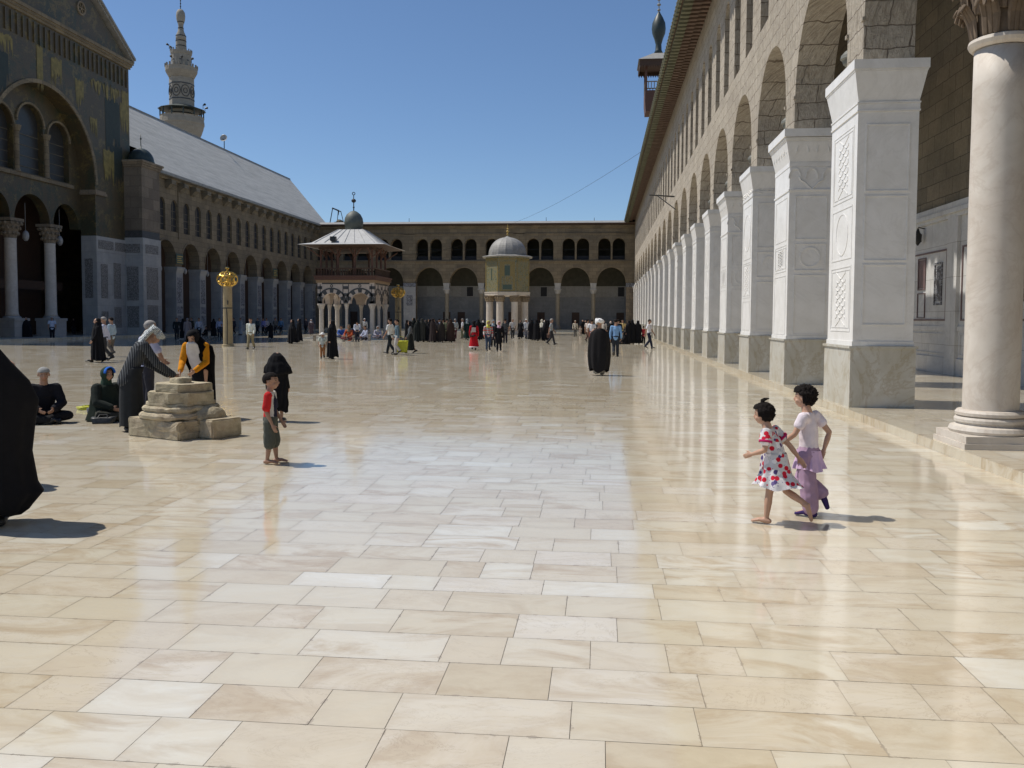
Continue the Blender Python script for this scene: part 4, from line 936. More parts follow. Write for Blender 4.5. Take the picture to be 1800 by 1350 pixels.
obj('gold_mosaic', bm, M_mosY, TY); obj('green_panel', bm2, M_mosgreen, TY)
bm = bmesh.new(); lathe(bm, tx, ty, [(2.7, 8.552), (3.02, 8.62), (3.02, 8.68), (2.2, 8.84)], 8, ph); obj('eaves', bm, M_leadp, TY)
bm = bmesh.new(); prof = [(2.12, 8.8), (2.12, 8.9)]+[(2.12*cos(a)**.9, 8.9+2.0*sin(a)) for a in [i*pi/2/12 for i in range(1, 12)]]+[(.06, 11.05)]
rings = lathe(bm, tx, ty, prof, 64)
for rg in rings:
    for k, v_ in enumerate(rg):
        if k % 4 == 0: v_.co.xy = Vector((tx, ty))+(v_.co.xy-Vector((tx, ty)))*1.018
obj('dome', bm, M_leadp, TY)
bm = bmesh.new(); tube(bm, [(tx, ty, 11.0), (tx, ty, 12.3)], [.05, .03], 6); ball(bm, (tx, ty, 11.25), (.13, .13, .1), 2); ball(bm, (tx, ty, 11.55), (.17, .17, .13), 2); ball(bm, (tx, ty, 11.85), (.12, .12, .1), 2); obj('finial', bm, M_goldp, TY)
for i in range(8):
    a = ph+2*pi*i/8; x, y = tx+2.15*cos(a), ty+2.15*sin(a)
    bm = bmesh.new(); lathe(bm, x, y, [(.5, 0), (.5, .2), (.42, .3), (.38, .45), (.36, 3.6), (.38, 3.62)], 18); c_ = obj('column', bm, M_col, TY, smooth=False)
    bm = bmesh.new(); lathe(bm, x, y, [(.36, 3.62), (.42, 3.85), (.52, 4.15)], 10)
    for k in range(10):
        b = 2*pi*k/10; ball(bm, (x+.44*cos(b), y+.44*sin(b), 3.85), (.09, .09, .13), 1); ball(bm, (x+.53*cos(b), y+.53*sin(b), 4.1), (.09, .09, .1), 1)
    bx(bm, x-.52, x+.52, y-.52, y+.52, 4.2, 4.34); obj('capital', bm, M_stone, c_)
# ================================================================ lamp columns
def lamp_column(px, py, lab, Yf=None):
    p = G(px, py) if Yf is None else Vector((RY(px, 590, Yf).x, Yf, 0))
    t = thing('lamp_column', lab, 'lamp column', p, .1, 'stone columns with gilded lamp globes')
    bm = bmesh.new(); lathe(bm, 0, 0, [(.36, 0), (.34, .12), (.28, .14), (.265, 1.6), (.262, 3.5), (.29, 3.52), (.29, 3.56)], 20)
    obj('shaft', bm, M_shaft, t, world=False, smooth=False)
    bm = bmesh.new(); lathe(bm, 0, 0, [(.275, 2.25), (.275, 2.31)], 20); tube(bm, [(.02, -.27, 2.3), (.06, -.275, 1.5), (.04, -.29, .1)], [.025]*3, 5); tube(bm, [(.1, -.27, 2.5), (.1, -.27, 2.7)], [.035]*2, 5); obj('band', bm, M_iron, t, world=False)
    bm = bmesh.new(); z0 = 4.0; rr, rz = .6, .46
    def S(a, b): return Vector((rr*cos(b)*cos(a), rr*cos(b)*sin(a), z0+rz*sin(b)))
    for b in (-.75, 0.0, .75):
        n = 10
        for i in range(n):
            c, d_ = 2*pi*(i+(.5 if b == 0 else 0))/n, .27
            tube(bm, [S(c+d_*cos(q)/max(.55, cos(b)), b+.37*sin(q)) for q in [2*pi*k/8 for k in range(9)]], [.028]*9, 4, capr=False)
    for i in range(10):
        tube(bm, [S(2*pi*i/10, b) for b in (-1.1, -.8, -.4, 0, .4, .8, 1.2, 1.45)], [.016]*8, 4)
    lathe(bm, 0, 0, [(.26, 3.54), (.34, 3.6), (.3, 3.66)], 16); lathe(bm, 0, 0, [(.12, 4.42), (.06, 4.5), (.05, 4.56), (.13, 4.62), (.1, 4.68), (.03, 4.7)], 12)
    obj('globe_grille', bm, M_gold, t, world=False)
    bm = bmesh.new(); lathe(bm, 0, 0, [(.12, 3.62), (.2, 3.8), (.24, 4.0), (.2, 4.15), (.1, 4.25)], 12); obj('lantern', bm, M_goldp, t, world=False)
    return t
M_shaft = plain('ochre stone shaft', (.36, .28, .15), .6, .45, 3)
lamp_column(401, 609, 'tall ochre stone column with pierced golden globe, nearer one left of the kiosk')
lamp_column(700, 595, 'smaller looking golden globe column just right of the fountain kiosk', 73.5)
# ================================================================ broken column base in the court
pb = G(292, 772); PD = thing('stone_pedestal', 'weathered ancient column base of stacked worn limestone blocks standing in the court', 'pedestal', (pb.x, pb.y+.45, 0), radians(-24))
bm = bmesh.new(); bx(bm, -.58, .50, -.46, .5, 0, .27); bmesh.ops.bevel(bm, geom=bm.edges[:], offset=.016, segments=2, affect='EDGES'); rough_up(bm, .008, 9, 6)
for v_ in bm.verts:
    if v_.co.x > .1 and v_.co.y < 0 and v_.co.z > .1: v_.co += Vector(noise.noise_vector(v_.co*9))*.05
for v_ in bm.verts: v_.co.z = max(v_.co.z, 0)
obj('base_block', bm, M_ped, PD, world=False)
bm = bmesh.new()
def sq(bm, prof, pw=.30, n=48):
    rings = []
    for r, z in prof:
        rg = []
        for i in range(n):
            a = 2*pi*i/n; q = (abs(cos(a))**3.2+abs(sin(a))**3.2)**(-1/3.2); rg.append(bm.verts.new((r*q*cos(a), r*q*sin(a), z)))
        rings.append(rg)
    for a, b in zip(rings, rings[1:]):
        for i in range(n): bm.faces.new((a[i], a[(i+1) % n], b[(i+1) % n], b[i]))
    bm.faces.new(rings[-1]); bm.faces.new(rings[0][::-1])
sq(bm, [(.47, .262), (.50, .28), (.505, .32), (.485, .35), (.45, .356), (.435, .365), (.435, .378), (.46, .386), (.465, .42), (.445, .445), (.41, .452), (.42, .462), (.415, .50)])
rough_up(bm, .005, 9)
for v_ in bm.verts:
    if v_.co.x > .1 and v_.co.y < .1: v_.co += Vector(noise.noise_vector(v_.co*8+Vector((5, 0, 0))))*.035
obj('moulded_drum', bm, M_ped, PD, world=False)
bm = bmesh.new()
def slab_poly(bm, pts, z0, z1):
    A = [bm.verts.new((x, y, z0)) for x, y in pts]; B_ = [bm.verts.new((x, y, z1)) for x, y in pts]; n = len(pts)
    for i in range(n): bm.faces.new((A[i], A[(i+1) % n], B_[(i+1) % n], B_[i]))
    bm.faces.new(A[::-1]); bm.faces.new(B_)
slab_poly(bm, [(-.41, -.22), (-.2, -.41), (.24, -.40), (.42, -.22), (.42, .22), (.22, .40), (-.22, .40), (-.41, .22)], .495, .64); bmesh.ops.bevel(bm, geom=bm.edges[:], offset=.009, segments=2, affect='EDGES'); rough_up(bm, .007, 9, 3, 3)
obj('octagonal_block', bm, M_ped, PD, world=False)
bm = bmesh.new(); slab_poly(bm, [(-.31, -.2), (-.12, -.33), (.31, -.30), (.37, -.05), (.34, .28), (-.22, .31), (-.34, .1)], .635, .76); bmesh.ops.bevel(bm, geom=bm.edges[:], offset=.012, segments=2, affect='EDGES'); rough_up(bm, .009, 8, 3, 8)
obj('top_slab', bm, M_ped, PD, world=False)
bm = bmesh.new(); slab_poly(bm, [(-.12, -.1), (.12, -.12), (.2, .02), (.05, .14), (-.12, .1)], .75, .83); rough_up(bm, .02, 9, 3, 5); obj('loose_stone', bm, M_ped, PD, world=False, smooth=True)
bm = bmesh.new(); bx(bm, .5, .78, -.12, .42, 0, .27); bmesh.ops.bevel(bm, geom=bm.edges[:], offset=.02, segments=2, affect='EDGES'); rough_up(bm, .012, 8, 4, 13)
for v_ in bm.verts: v_.co.z = max(v_.co.z, 0)
v2 = ball(bm, (.48, .1, .3), (.16, .25, .14), 3)
for v_ in v2: v_.co += Vector(noise.noise_vector(v_.co*6))*.03
obj('side_block', bm, M_ped, PD, world=False)
# ================================================================ things on the roofs
p = RY(389, 262, 118)
t = thing('satellite_dish', 'small round dish on the ridge of the long grey roof', 'antenna', (-48.5, 107.0, 23.4))
bm = bmesh.new(); lathe(bm, 0, 0, [(.03, 0), (.32, .08), (.48, .2), (.46, .21), (.3, .1)], 16)
bmesh.ops.rotate(bm, verts=bm.verts[:], cent=(0, 0, 0), matrix=Matrix.Rotation(radians(75), 3, 'X')); bmesh.ops.translate(bm, verts=bm.verts[:], vec=(0, 0, 1.4)); obj('reflector', bm, M_panel, t, world=False)
bm = bmesh.new(); tube(bm, [(0, 0, -.2), (0, 0, 1.3)], [.06, .06], 6); tube(bm, [(0, 0, 1.3), (.0, -.6, 1.2)], [.04, .04], 5); obj('mast', bm, M_iron, t, world=False)
t = thing('roof_crane_frame', 'spindly iron frame with a bent top bar on the roof corner behind the kiosk', 'roof frame', (-38.6, WF+2.2, 15.5))
bm = bmesh.new(); tube(bm, [(-1.2, 0, 0), (-.75, 0, 2.35), (.1, 0, 2.0), (.5, 0, 1.9)], [.07]*4, 6); tube(bm, [(.5, 0, 1.9), (.9, 0, .3)], [.05]*2, 5); tube(bm, [(-.2, .3, 0), (.1, 0, 2.0)], [.05]*2, 5); tube(bm, [(-.75, 0, 2.4), (.15, .1, 2.05), (.1, 0, 1.4)], [.12, .12, .06], 6); obj('frame', bm, M_iron, t, world=False)
bm = bmesh.new(); bx(bm, -.3, 1.3, -.5, .5, 0, .35); ball(bm, (.3, 0, .45), (.5, .4, .3), 2); rough_up(bm, .05, 3, 1); obj('base', bm, M_stoneD, t, world=False)
t = thing('overhead_cable', 'thin dark cable sagging from the right hand eaves to the far roof', 'cable', (0, 90, 15))
a = Vector((3.3, 70, 15.3)); b = RY(905, 391, WF-.8); pts = [a.lerp(b, i/14)-Vector((0, 0, 1.1*4*(i/14)*(1-i/14)*.45)) for i in range(15)]
bm = bmesh.new(); tube(bm, pts, [.013]*15, 5); obj('wire', bm, M_iron, t)
bm = bmesh.new(); a = Vector((-29, WF-.25, 10.9)); b = Vector((-19.5, WF-.25, 12.2)); tube(bm, [a.lerp(b, i/8)-Vector((0, 0, .3*4*(i/8)*(1-i/8))) for i in range(9)], [.02]*9, 4)
t = thing('wall_cable', 'thin cable strung across the upper windows of the far arcade', 'cable', (-24, WF, 11)); obj('wire', bm, M_iron, t)
for i, (x, hgt) in enumerate(((-28.4, .9), (-1.0, .8), (-8.0, .9))):
    bm = bmesh.new(); tube(bm, [(0, 0, 0), (0, 0, hgt)], [.05, .03], 5); bx(bm, -.12, .12, -.12, .12, 0, .3)
    o = obj('lightning_rod', bm, M_iron); o.location = (x, WF+4.5, 15.7); tag(o, ('thin rod on the far roof just right of the kiosk dome', 'thin rod on the far roof near the right hand eaves', 'thin rod on the far roof above the lead domed treasury')[i], 'rod', 'rods on the far roof')
# ================================================================ people
def V3(*a): return Vector(a)
def skel(H, child=False, **k):
    """joint positions in metres, facing +y, x to the figure's right"""
    hs = .165*H if child else .135*H
    J = dict(pelvis=V3(0, 0, .53), waist=V3(0, 0, .61), chest=V3(0, 0, .73), neck=V3(0, -.005, .825), head=V3(0, .012, .93))
    if child: J.update(pelvis=V3(0, 0, .49), waist=V3(0, 0, .57), chest=V3(0, 0, .68), neck=V3(0, -.005, .79), head=V3(0, .012, .905))
    sh = .79 if not child else .755; hp = .50 if not child else .46
    for s, n in ((1, 'R'), (-1, 'L')):
        J['sh'+n] = V3(s*.108, 0, sh); J['el'+n] = V3(s*.135, -.015, sh-.175); J['wr'+n] = V3(s*.14, .035, sh-.325)
        J['hp'+n] = V3(s*.05, 0, hp); J['kn'+n] = V3(s*.053, .012, hp*.55); J['an'+n] = V3(s*.055, -.01, .045); J['to'+n] = V3(s*.068, .105, .016)
    for a, b in k.items():
        if a in J: J[a] = V3(*b)
    for a in J: J[a] = J[a]*H
    J['hs'] = hs; J['H'] = H; J['hdir'] = k.get('hdir', (0, 0)); J['handR'] = k.get('handR'); J['handL'] = k.get('handL'); return J
WALK = dict(hpR=(.05, .0, .495), knR=(.05, .075, .27), anR=(.05, .13, .05), toR=(.055, .245, .035), hpL=(-.05, 0, .495), knL=(-.05, -.02, .27), anL=(-.05, -.17, .085), toL=(-.055, -.075, .016),
            elR=(.14, -.06, .625), wrR=(.15, -.085, .475), elL=(-.14, .03, .63), wrL=(-.13, .115, .50))
WALK2 = dict(hpR=(.05, .0, .5), knR=(.05, .03, .275), anR=(.05, .03, .045), toR=(.058, .14, .016), hpL=(-.05, 0, .5), knL=(-.05, .05, .28), anL=(-.05, -.07, .12), toL=(-.055, .0, .04),
             elR=(.14, -.02, .625), wrR=(.14, .06, .49), elL=(-.14, -.01, .63), wrL=(-.14, -.01, .47))
SIT = dict(pelvis=(0, 0, .07), waist=(0, -.01, .15), chest=(0, .0, .27), neck=(0, .015, .365), head=(0, .035, .47), shR=(.108, .01, .33), shL=(-.108, .01, .33), elR=(.15, .08, .19), elL=(-.15, .08, .19), wrR=(.07, .19, .14), wrL=(-.07, .19, .14),
           hpR=(.05, .02, .06), hpL=(-.05, .02, .06), knR=(.2, .17, .075), knL=(-.2, .17, .075), anR=(-.02, .24, .04), anL=(.04, .2, .035), toR=(-.11, .25, .03), toL=(.12, .22, .03))
def head_rot(J):
    return Matrix.Rotation(J['hdir'][0], 3, 'Z') @ Matrix.Rotation(J['hdir'][1], 3, 'X')
def hand(bm, wr, el, H, s, far, curl=.5, child=False):
    d = (wr-el).normalized(); up = V3(s, 0, 0); x = (up-d*up.dot(d)).normalized(); fwd = x.cross(d)*s      # palm faces the body
    L = .1*H if not child else .105*H; k = L
    side = d.cross(x).normalized()
    if side.y < 0: side = -side
    tube(bm, [wr, wr+d*k*.2, wr+d*k*.45], [(k*.12, k*.15), (k*.12, k*.21), (k*.1, k*.22)], 8, up=tuple(x))
    for i, (o, ln) in enumerate(((-.16, .36), (-.055, .46), (.055, .5), (.16, .44))):
        b = wr+d*k*.46+side*k*o; c = b+d*k*ln*.42-x*s*0+(-x)*k*.05*curl; e = c+(d*(1-.5*curl)-x*.75*curl).normalized()*k*ln*.32; g = e+(d*(1-curl)-x*curl).normalized()*k*ln*.26
        tube(bm, [b, c, e, g], [k*.052, k*.05, k*.045, k*.036], 5 if far else 7)
    b = wr+d*k*.12+side*k*.15; tube(bm, [b, b+(d*.7+side*.7)*k*.2-x*k*.03, b+(d*.95+side*.55)*k*.4-x*k*.06], [k*.07, k*.06, k*.045], 5 if far else 7)
def foot(bm, an, to, kn, H, seg=8, scl=1.0):
    r = .028*H*scl; f = (to-an); heel = an-Vector((f.x, f.y, 0)).normalized()*r*.9 if Vector((f.x, f.y, 0)).length > .01 else an+V3(0, 0, 0)
    low = V3(0, 0, -r*.55) if abs(f.z) < .05*H else V3(0, 0, 0)
    tube(bm, [heel+low*1.2, an+low, an.lerp(to, .5)+V3(0, 0, r*.1)*scl, to], [(r*.85, r*.75), (r*.95, r*.95), (r*1.15, r*.62), (r*.95, r*.42)], seg, up=(1, 0, 0))
def head_mesh(bm, J, far, sk):
    c, hs = J['head'], J['hs']; Rm = head_rot(J); P = lambda x, y, z: c+Rm @ V3(x*hs, y*hs, z*hs)
    sub = 2 if far else 3
    ball(bm, P(0, -.05, .1), (.36*hs, .44*hs, .39*hs), sub, Rm); ball(bm, P(0, .1, -.17), (.27*hs, .29*hs, .31*hs), sub, Rm)
    ball(bm, P(0, .22, -.38), (.13*hs, .11*hs, .09*hs), 1, Rm)
    tube(bm, [P(0, .37, .05), P(0, .46, -.1), P(0, .41, -.15)], [.045*hs, .062*hs, .06*hs], 6)
    for s in (-1, 1):
        ball(bm, P(s*.37, -.03, -.04), (.05*hs, .09*hs, .13*hs), 2 if not far else 1, Rm); ball(bm, P(s*.17, .27, -.17), (.12*hs, .1*hs, .12*hs), 1, Rm)
        ball(bm, P(s*.15, .31, .1), (.13*hs, .08*hs, .04*hs), 1, Rm)
    if not far:
        tube(bm, [P(-.1, .355, -.27), P(0, .39, -.26), P(.1, .355, -.27)], [.025*hs, .04*hs, .025*hs], 6)
    tube(bm, [J['neck']-(J['head']-J['neck'])*.25, J['neck'].lerp(c, .4), P(0, -.08, -.2)], [.043*J['H'], .036*J['H'], .036*J['H']], 8)
def remesh(me_obj, vox, sm=3):
    md = me_obj.modifiers.new('r', 'REMESH'); md.mode = 'VOXEL'; md.voxel_size = vox; md.use_smooth_shade = True
    s_ = me_obj.modifiers.new('s', 'SMOOTH'); s_.factor = .5; s_.iterations = sm
    bpy.context.view_layer.update(); dg = bpy.context.evaluated_depsgraph_get(); ev = me_obj.evaluated_get(dg)
    nm = bpy.data.meshes.new_from_object(ev); old = me_obj.data; mats = list(old.materials); me_obj.modifiers.clear(); me_obj.data = nm; bpy.data.meshes.remove(old)
    nm.materials.clear()
    for m_ in mats: nm.materials.append(m_)
    for p in nm.polygons: p.use_smooth = True; p.material_index = 0
    return nm
def body(J, far, sk, mat, child=False):
    H = J['H']; bm = bmesh.new(); f = .88 if child else 1
    tube(bm, [J['pelvis'], J['waist'], J['chest'], J['neck']-(J['neck']-J['chest'])*.15], [(.082*H*f, .062*H), (.068*H, .055*H), (.088*H*f, .062*H), (.05*H, .042*H)], 10, up=(1, 0, 0))
    for n, s in (('R', 1), ('L', -1)):
        sh, el, wr = J['sh'+n], J['el'+n], J['wr'+n]
        tube(bm, [J['chest'].lerp(sh, .5)+V3(0, 0, .02*H), sh], [.036*H, .033*H], 8)
        tube(bm, [sh, sh.lerp(el, .45), el, el.lerp(wr, .35), wr], [.031*H, .028*H, .0225*H, .0235*H, .015*H], 8)
        hp, kn, an = J['hp'+n], J['kn'+n], J['an'+n]
        tube(bm, [hp, hp.lerp(kn, .5), kn, kn.lerp(an, .35), an], [.052*H, .044*H, .031*H, .0325*H, .019*H], 8)
        foot(bm, an, J['to'+n], kn, H)
        hand(bm, wr, el, H, s, far, .45, child)
    head_mesh(bm, J, far, sk)
    o = obj('person', bm, [mat], None, smooth=True)
    if not far:
        remesh(o, .0055*H if not child else .0062*H)
        c, hs = J['head'], J['hs']; Rm = head_rot(J); me = o.data; me.materials.append(M_eye); me.materials.append(M_lip)
        E_ = [c+Rm @ V3(s*.15*hs, .36*hs, .035*hs) for s in (-1, 1)]; Lp = c+Rm @ V3(0, .39*hs, -.265*hs); Bw = [c+Rm @ V3(s*.16*hs, .37*hs, .14*hs) for s in (-1, 1)]
        Ri = Rm.transposed()
        for p in me.polygons:
            q = p.center
            if (q-c).length > hs: continue
            for e in E_:
                d_ = Ri @ (q-e)
                if abs(d_.x) < .065*hs and abs(d_.z) < .03*hs and d_.y > -.1*hs: p.material_index = 1
            for e in Bw:
                d_ = Ri @ (q-e)
                if abs(d_.x) < .085*hs and abs(d_.z) < .018*hs and d_.y > -.12*hs: p.material_index = 1
            d_ = Ri @ (q-Lp)
            if abs(d_.x) < .09*hs and abs(d_.z) < .03*hs and d_.y > -.1*hs: p.material_index = 2
    return o
def hair(J, kind, mat, parent, far=True):
    c, hs = J['head'], J['hs']; Rm = head_rot(J); bm = bmesh.new(); sub = 3 if far else 5
    vol = {'short': 1.0, 'curly': 1.1, 'bob': 1.11, 'bald': .99}[kind]
    ball(bm, V3(0, 0, 0), 1, sub)
    dele = []
    for v_ in bm.verts:
        d_ = v_.co.copy()
        if (d_.y > .35 and d_.z < .35-.1*(kind == 'curly')) or (d_.z < (-.6 if kind == 'short' else -.78)) or (kind == 'short' and d_.z < -.12 and d_.y > -.25) or (d_.y > .05 and d_.z < -.05-.35*(kind == 'bob')) or (kind == 'bald' and d_.z > .35): dele.append(v_)
        n_ = noise.noise(d_*3.3+V3(hs*9, 0, 0)); n2_ = noise.noise(d_*9)+noise.noise(d_*19)*.5
        a = {'short': .02, 'curly': .17, 'bob': .12, 'bald': .01}[kind]
        v_.co = V3(d_.x*.363, d_.y*.446, d_.z*.40)*vol*(1+a*n_+a*.9*n2_)
        if kind in ('curly', 'bob') and d_.z < -.1 and d_.y < .1: v_.co.xy *= 1+.06*(-d_.z); v_.co.z -= .1*(-d_.z)
    bmesh.ops.delete(bm, geom=dele, context='VERTS')
    fs = bm.faces[:]; r_ = bmesh.ops.solidify(bm, geom=fs, thickness=-.03)
    for v_ in bm.verts: v_.co = c+Rm @ ((v_.co+V3(0, -.05, .1))*hs)
    if kind == 'bob' and not far:
        t0 = c+Rm @ V3(.0, .0, .52*hs)
        for i in range(6): a = i*.5-1.2; tube(bm, [t0, t0+V3(.012*cos(a), -.005+.01*sin(a), .03), t0+V3(.03*cos(a), -.035+.02*sin(a), .045)], [.016, .012, .004], 5)
    return obj('hair', bm, mat, parent, smooth=True, world=False)
def garment(name, J, top_kind, mat, parent, far, g=.014, sleeve=1.0, hem=None, child=False, flare=1.0):
    H = J['H']; bm = bmesh.new(); f = .9 if child else 1
    pel = J['pelvis'] if hem is None else J['pelvis']+(J['pelvis']-J['waist']).normalized()*hem*H
    tube(bm, [pel, J['pelvis'], J['waist'], J['chest'], J['neck']-(J['neck']-J['chest'])*.32], [(.088*H*f*flare+g, .07*H*flare+g), (.083*H*f+g, .064*H+g), (.074*H+g, .06*H+g), (.09*H*f+g, .064*H+g), (.056*H+g*.6, .048*H+g*.6)], 16 if not far else 10, up=(1, 0, 0))
    for n, s in (('R', 1), ('L', -1)):
        sh, el, wr = J['sh'+n], J['el'+n], J['wr'+n]
        tube(bm, [J['chest'].lerp(sh, .4)+V3(0, 0, .02*H), sh], [.037*H+g, .036*H+g], 8)
        if sleeve < .6: tube(bm, [sh, sh.lerp(el, sleeve*1.6)], [.034*H+g, .034*H+g*1.3], 10)
        else: tube(bm, [sh, sh.lerp(el, .5), el, el.lerp(wr, .5), el.lerp(wr, sleeve)], [.033*H+g, .03*H+g, .027*H+g, .024*H+g, .021*H+g], 10)
    o = obj(name, bm, mat, parent, smooth=True, world=False)
    if not far: remesh(o, .0062*H, 2); wrinkle(o.data, J['H'])
    return o
def wrinkle(me, H, a=.006):
    cs = [v_.co.copy() for v_ in me.vertices]; ns = [v_.normal.copy() for v_ in me.vertices]; out = []
    for p, n_ in zip(cs, ns): out.extend(p+n_*(noise.noise(V3(p.x*9, p.y*9, p.z*16)/H)*a+noise.noise(V3(p.x*24, p.y*24, p.z*30)/H)*a*.35))
    me.vertices.foreach_set('co', out); me.update()
def trousers(J, mat, parent, far, g=.012, end=1.0, fl=1.0, child=False):
    H = J['H']; bm = bmesh.new()
    tube(bm, [J['waist'].lerp(J['pelvis'], .3), J['pelvis'], J['pelvis'].lerp((J['hpR']+J['hpL'])/2, .8)], [(.075*H, .062*H), (.084*H+g, .068*H+g), (.07*H+g, .062*H+g)], 12, up=(1, 0, 0))
    for n in 'RL':
        hp, kn, an = J['hp'+n], J['kn'+n], J['an'+n]; e = kn.lerp(an, max(0, min(1, end)))
        if end <= 0: tube(bm, [hp, hp.lerp(kn, .5), hp.lerp(kn, 1+end)], [.055*H+g, .05*H+g*1.6, .046*H+g*2.2], 12)
        else: tube(bm, [hp, hp.lerp(kn, .5), kn, kn.lerp(e, .6), e], [.054*H+g, .048*H+g, (.036*H+g)*fl, (.034*H+g)*fl, (.03*H+g)*fl], 10)
    o = obj('trousers', bm, mat, parent, smooth=True, world=False)
    if not far: remesh(o, .0062*H, 2); wrinkle(o.data, H, .005)
    return o
def loft(name, secs, mat, parent, nf=9, fold=.06, seg=72, seed=0, top=True, zf=None, hemv=.012):
    """secs: (z, cx, cy, rx, ry) from hem to top; folds fade towards the top"""
    rnd = random.Random(seed); ph = [rnd.uniform(0, 6.28) for _ in range(4)]; bm = bmesh.new()
    S_ = []
    for a, b in zip(secs, secs[1:]):
        for k in range(4): S_.append(tuple(a[i]+(b[i]-a[i])*k/4 for i in range(5)))
    S_.append(secs[-1]); rings = []; z0, z1 = secs[0][0], secs[-1][0]
    for j, (z, cx, cy, rx, ry) in enumerate(S_):
        t = 1-(z-z0)/(z1-z0); am = fold*(.15+.85*max(0, t)**.8) if zf is None else fold*zf(t); rg = []
        for i in range(seg):
            a = 2*pi*i/seg
            w_ = 1+am*(sin(nf*a+ph[0]+1.3*sin(2*a+ph[1]))*.6+.4*sin((nf+4)*a+ph[2]+t*1.2))
            zz = z+(hemv*(sin(3*a+ph[3])+.5*sin(5*a+ph[0]))*max(0, 1-j/5))
            rg.append(bm.verts.new((cx+rx*w_*cos(a), cy+ry*w_*sin(a), zz)))
        rings.append(rg)
    for a, b in zip(rings, rings[1:]):
        for i in range(seg): bm.faces.new((a[i], a[(i+1) % seg], b[(i+1) % seg], b[i]))
    if top: bm.faces.new(rings[-1])
    return obj(name, bm, mat, parent, smooth=True, world=False)
def hood(J, mat, parent, k=1.0, name='headscarf', back=.0, far=True):
    """scarf shell round the head with the face left open, falling on the shoulders"""
    c, hs = J['head'], J['hs']; Rm = head_rot(J); bm = bmesh.new()
    ball(bm, V3(0, 0, 0), 1, 3 if far else 4); dele = [v_ for v_ in bm.verts if v_.co.y > .60 and -.75 < v_.co.z < .52 and abs(v_.co.x) < .62]
    for v_ in bm.verts: d_ = v_.co.copy(); v_.co = c+Rm @ (V3(d_.x*.44*k, d_.y*.50*k-.02-back, d_.z*.52*k+.03)*hs)
    bmesh.ops.delete(bm, geom=dele, context='VERTS')
    n_ = J['neck']; tube(bm, [c-V3(0, .1*hs, .3*hs), n_, n_.lerp(J['chest'], .35)], [(.34*hs*k, .3*hs*k), (.42*hs*k, .34*hs*k), (.75*hs*k, .5*hs*k)], 16, up=(1, 0, 0))
    o = obj(name, bm, mat, parent, smooth=True, world=False)
    wrinkle(o.data, J['H'], .008)
    return o
def shoes(J, mat, parent):
    for n in 'RL': bm = bmesh.new(); foot(bm, J['an'+n], J['to'+n], J['kn'+n], J['H'], 8, 1.18); obj('shoe', bm, mat, parent, smooth=True, world=False)
K = (.010, .010, .012)          # black cloth
def finish(o, p, face, lab, group=None, cat='person'):
    o.location = p; o.rotation_euler = (0, 0, face); tag(o, lab, cat, group); return o
VIEW = lambda p: atan2(-p.x, p.y)          # rotation that makes +y point straight away from the camera
# facing: 0 away from camera, 180 towards camera, 90 to the picture's left, -90 to its right
def man(px, py, H, face, lab, shirt, pants, sleeve=1.0, pose=None, far=True, hair_=M_hair, hk='short', skin=M_skinb, pat=None, child=False, z=0, grp=None, cap=None, scarf=None, coat=None, skirt=None, shoe=M_shoe):
    J = skel(H, child, **(pose or {})); p = G(px, py, z); o = body(J, far, skin, skin, child)
    if coat is None: garment('shirt', J, 0, cloth(shirt, pat), o, far, .009, sleeve, .035, child)
    else: garment('coat', J, 0, cloth(coat), o, far, .02, 1.0, .2, child, 1.25)
    if skirt:
        zt = J['waist'].z; cy = J['pelvis'].y; loft('skirt', [(.1*H, 0, cy, .17*H, .15*H), (.35*H, 0, cy, .13*H, .115*H), (J['pelvis'].z, 0, cy, .105*H, .085*H), (zt, 0, cy, .08*H, .065*H)], cloth(skirt, 'band' if pat == 'band' else None), o, 8, .07, 40)
    else: trousers(J, cloth(pants), o, far, .011, .93, 1.0, child)
    if shoe: shoes(J, shoe, o)
    if scarf: hood(J, cloth(scarf), o, 1.0)
    elif cap:
        bm = bmesh.new(); c, hs = J['head'], J['hs']; ball(bm, c+V3(0, -.03*hs, .17*hs), (.42*hs, .5*hs, .36*hs), 2)
        bmesh.ops.delete(bm, geom=[v_ for v_ in bm.verts if v_.co.z < c.z+.12*hs], context='VERTS'); 
        if cap[1]: lathe(bm, c.x, c.y, [(.42*hs, c.z+.13*hs), (.75*hs, c.z+.05*hs), (.76*hs, c.z+.08*hs), (.42*hs, c.z+.18*hs)], 16)
        obj('cap', bm, cloth(cap[0]), o, smooth=True, world=False)
    else: hair(J, hk, hair_, o, far)
    return finish(o, p, VIEW(p)+radians(face), lab, grp)
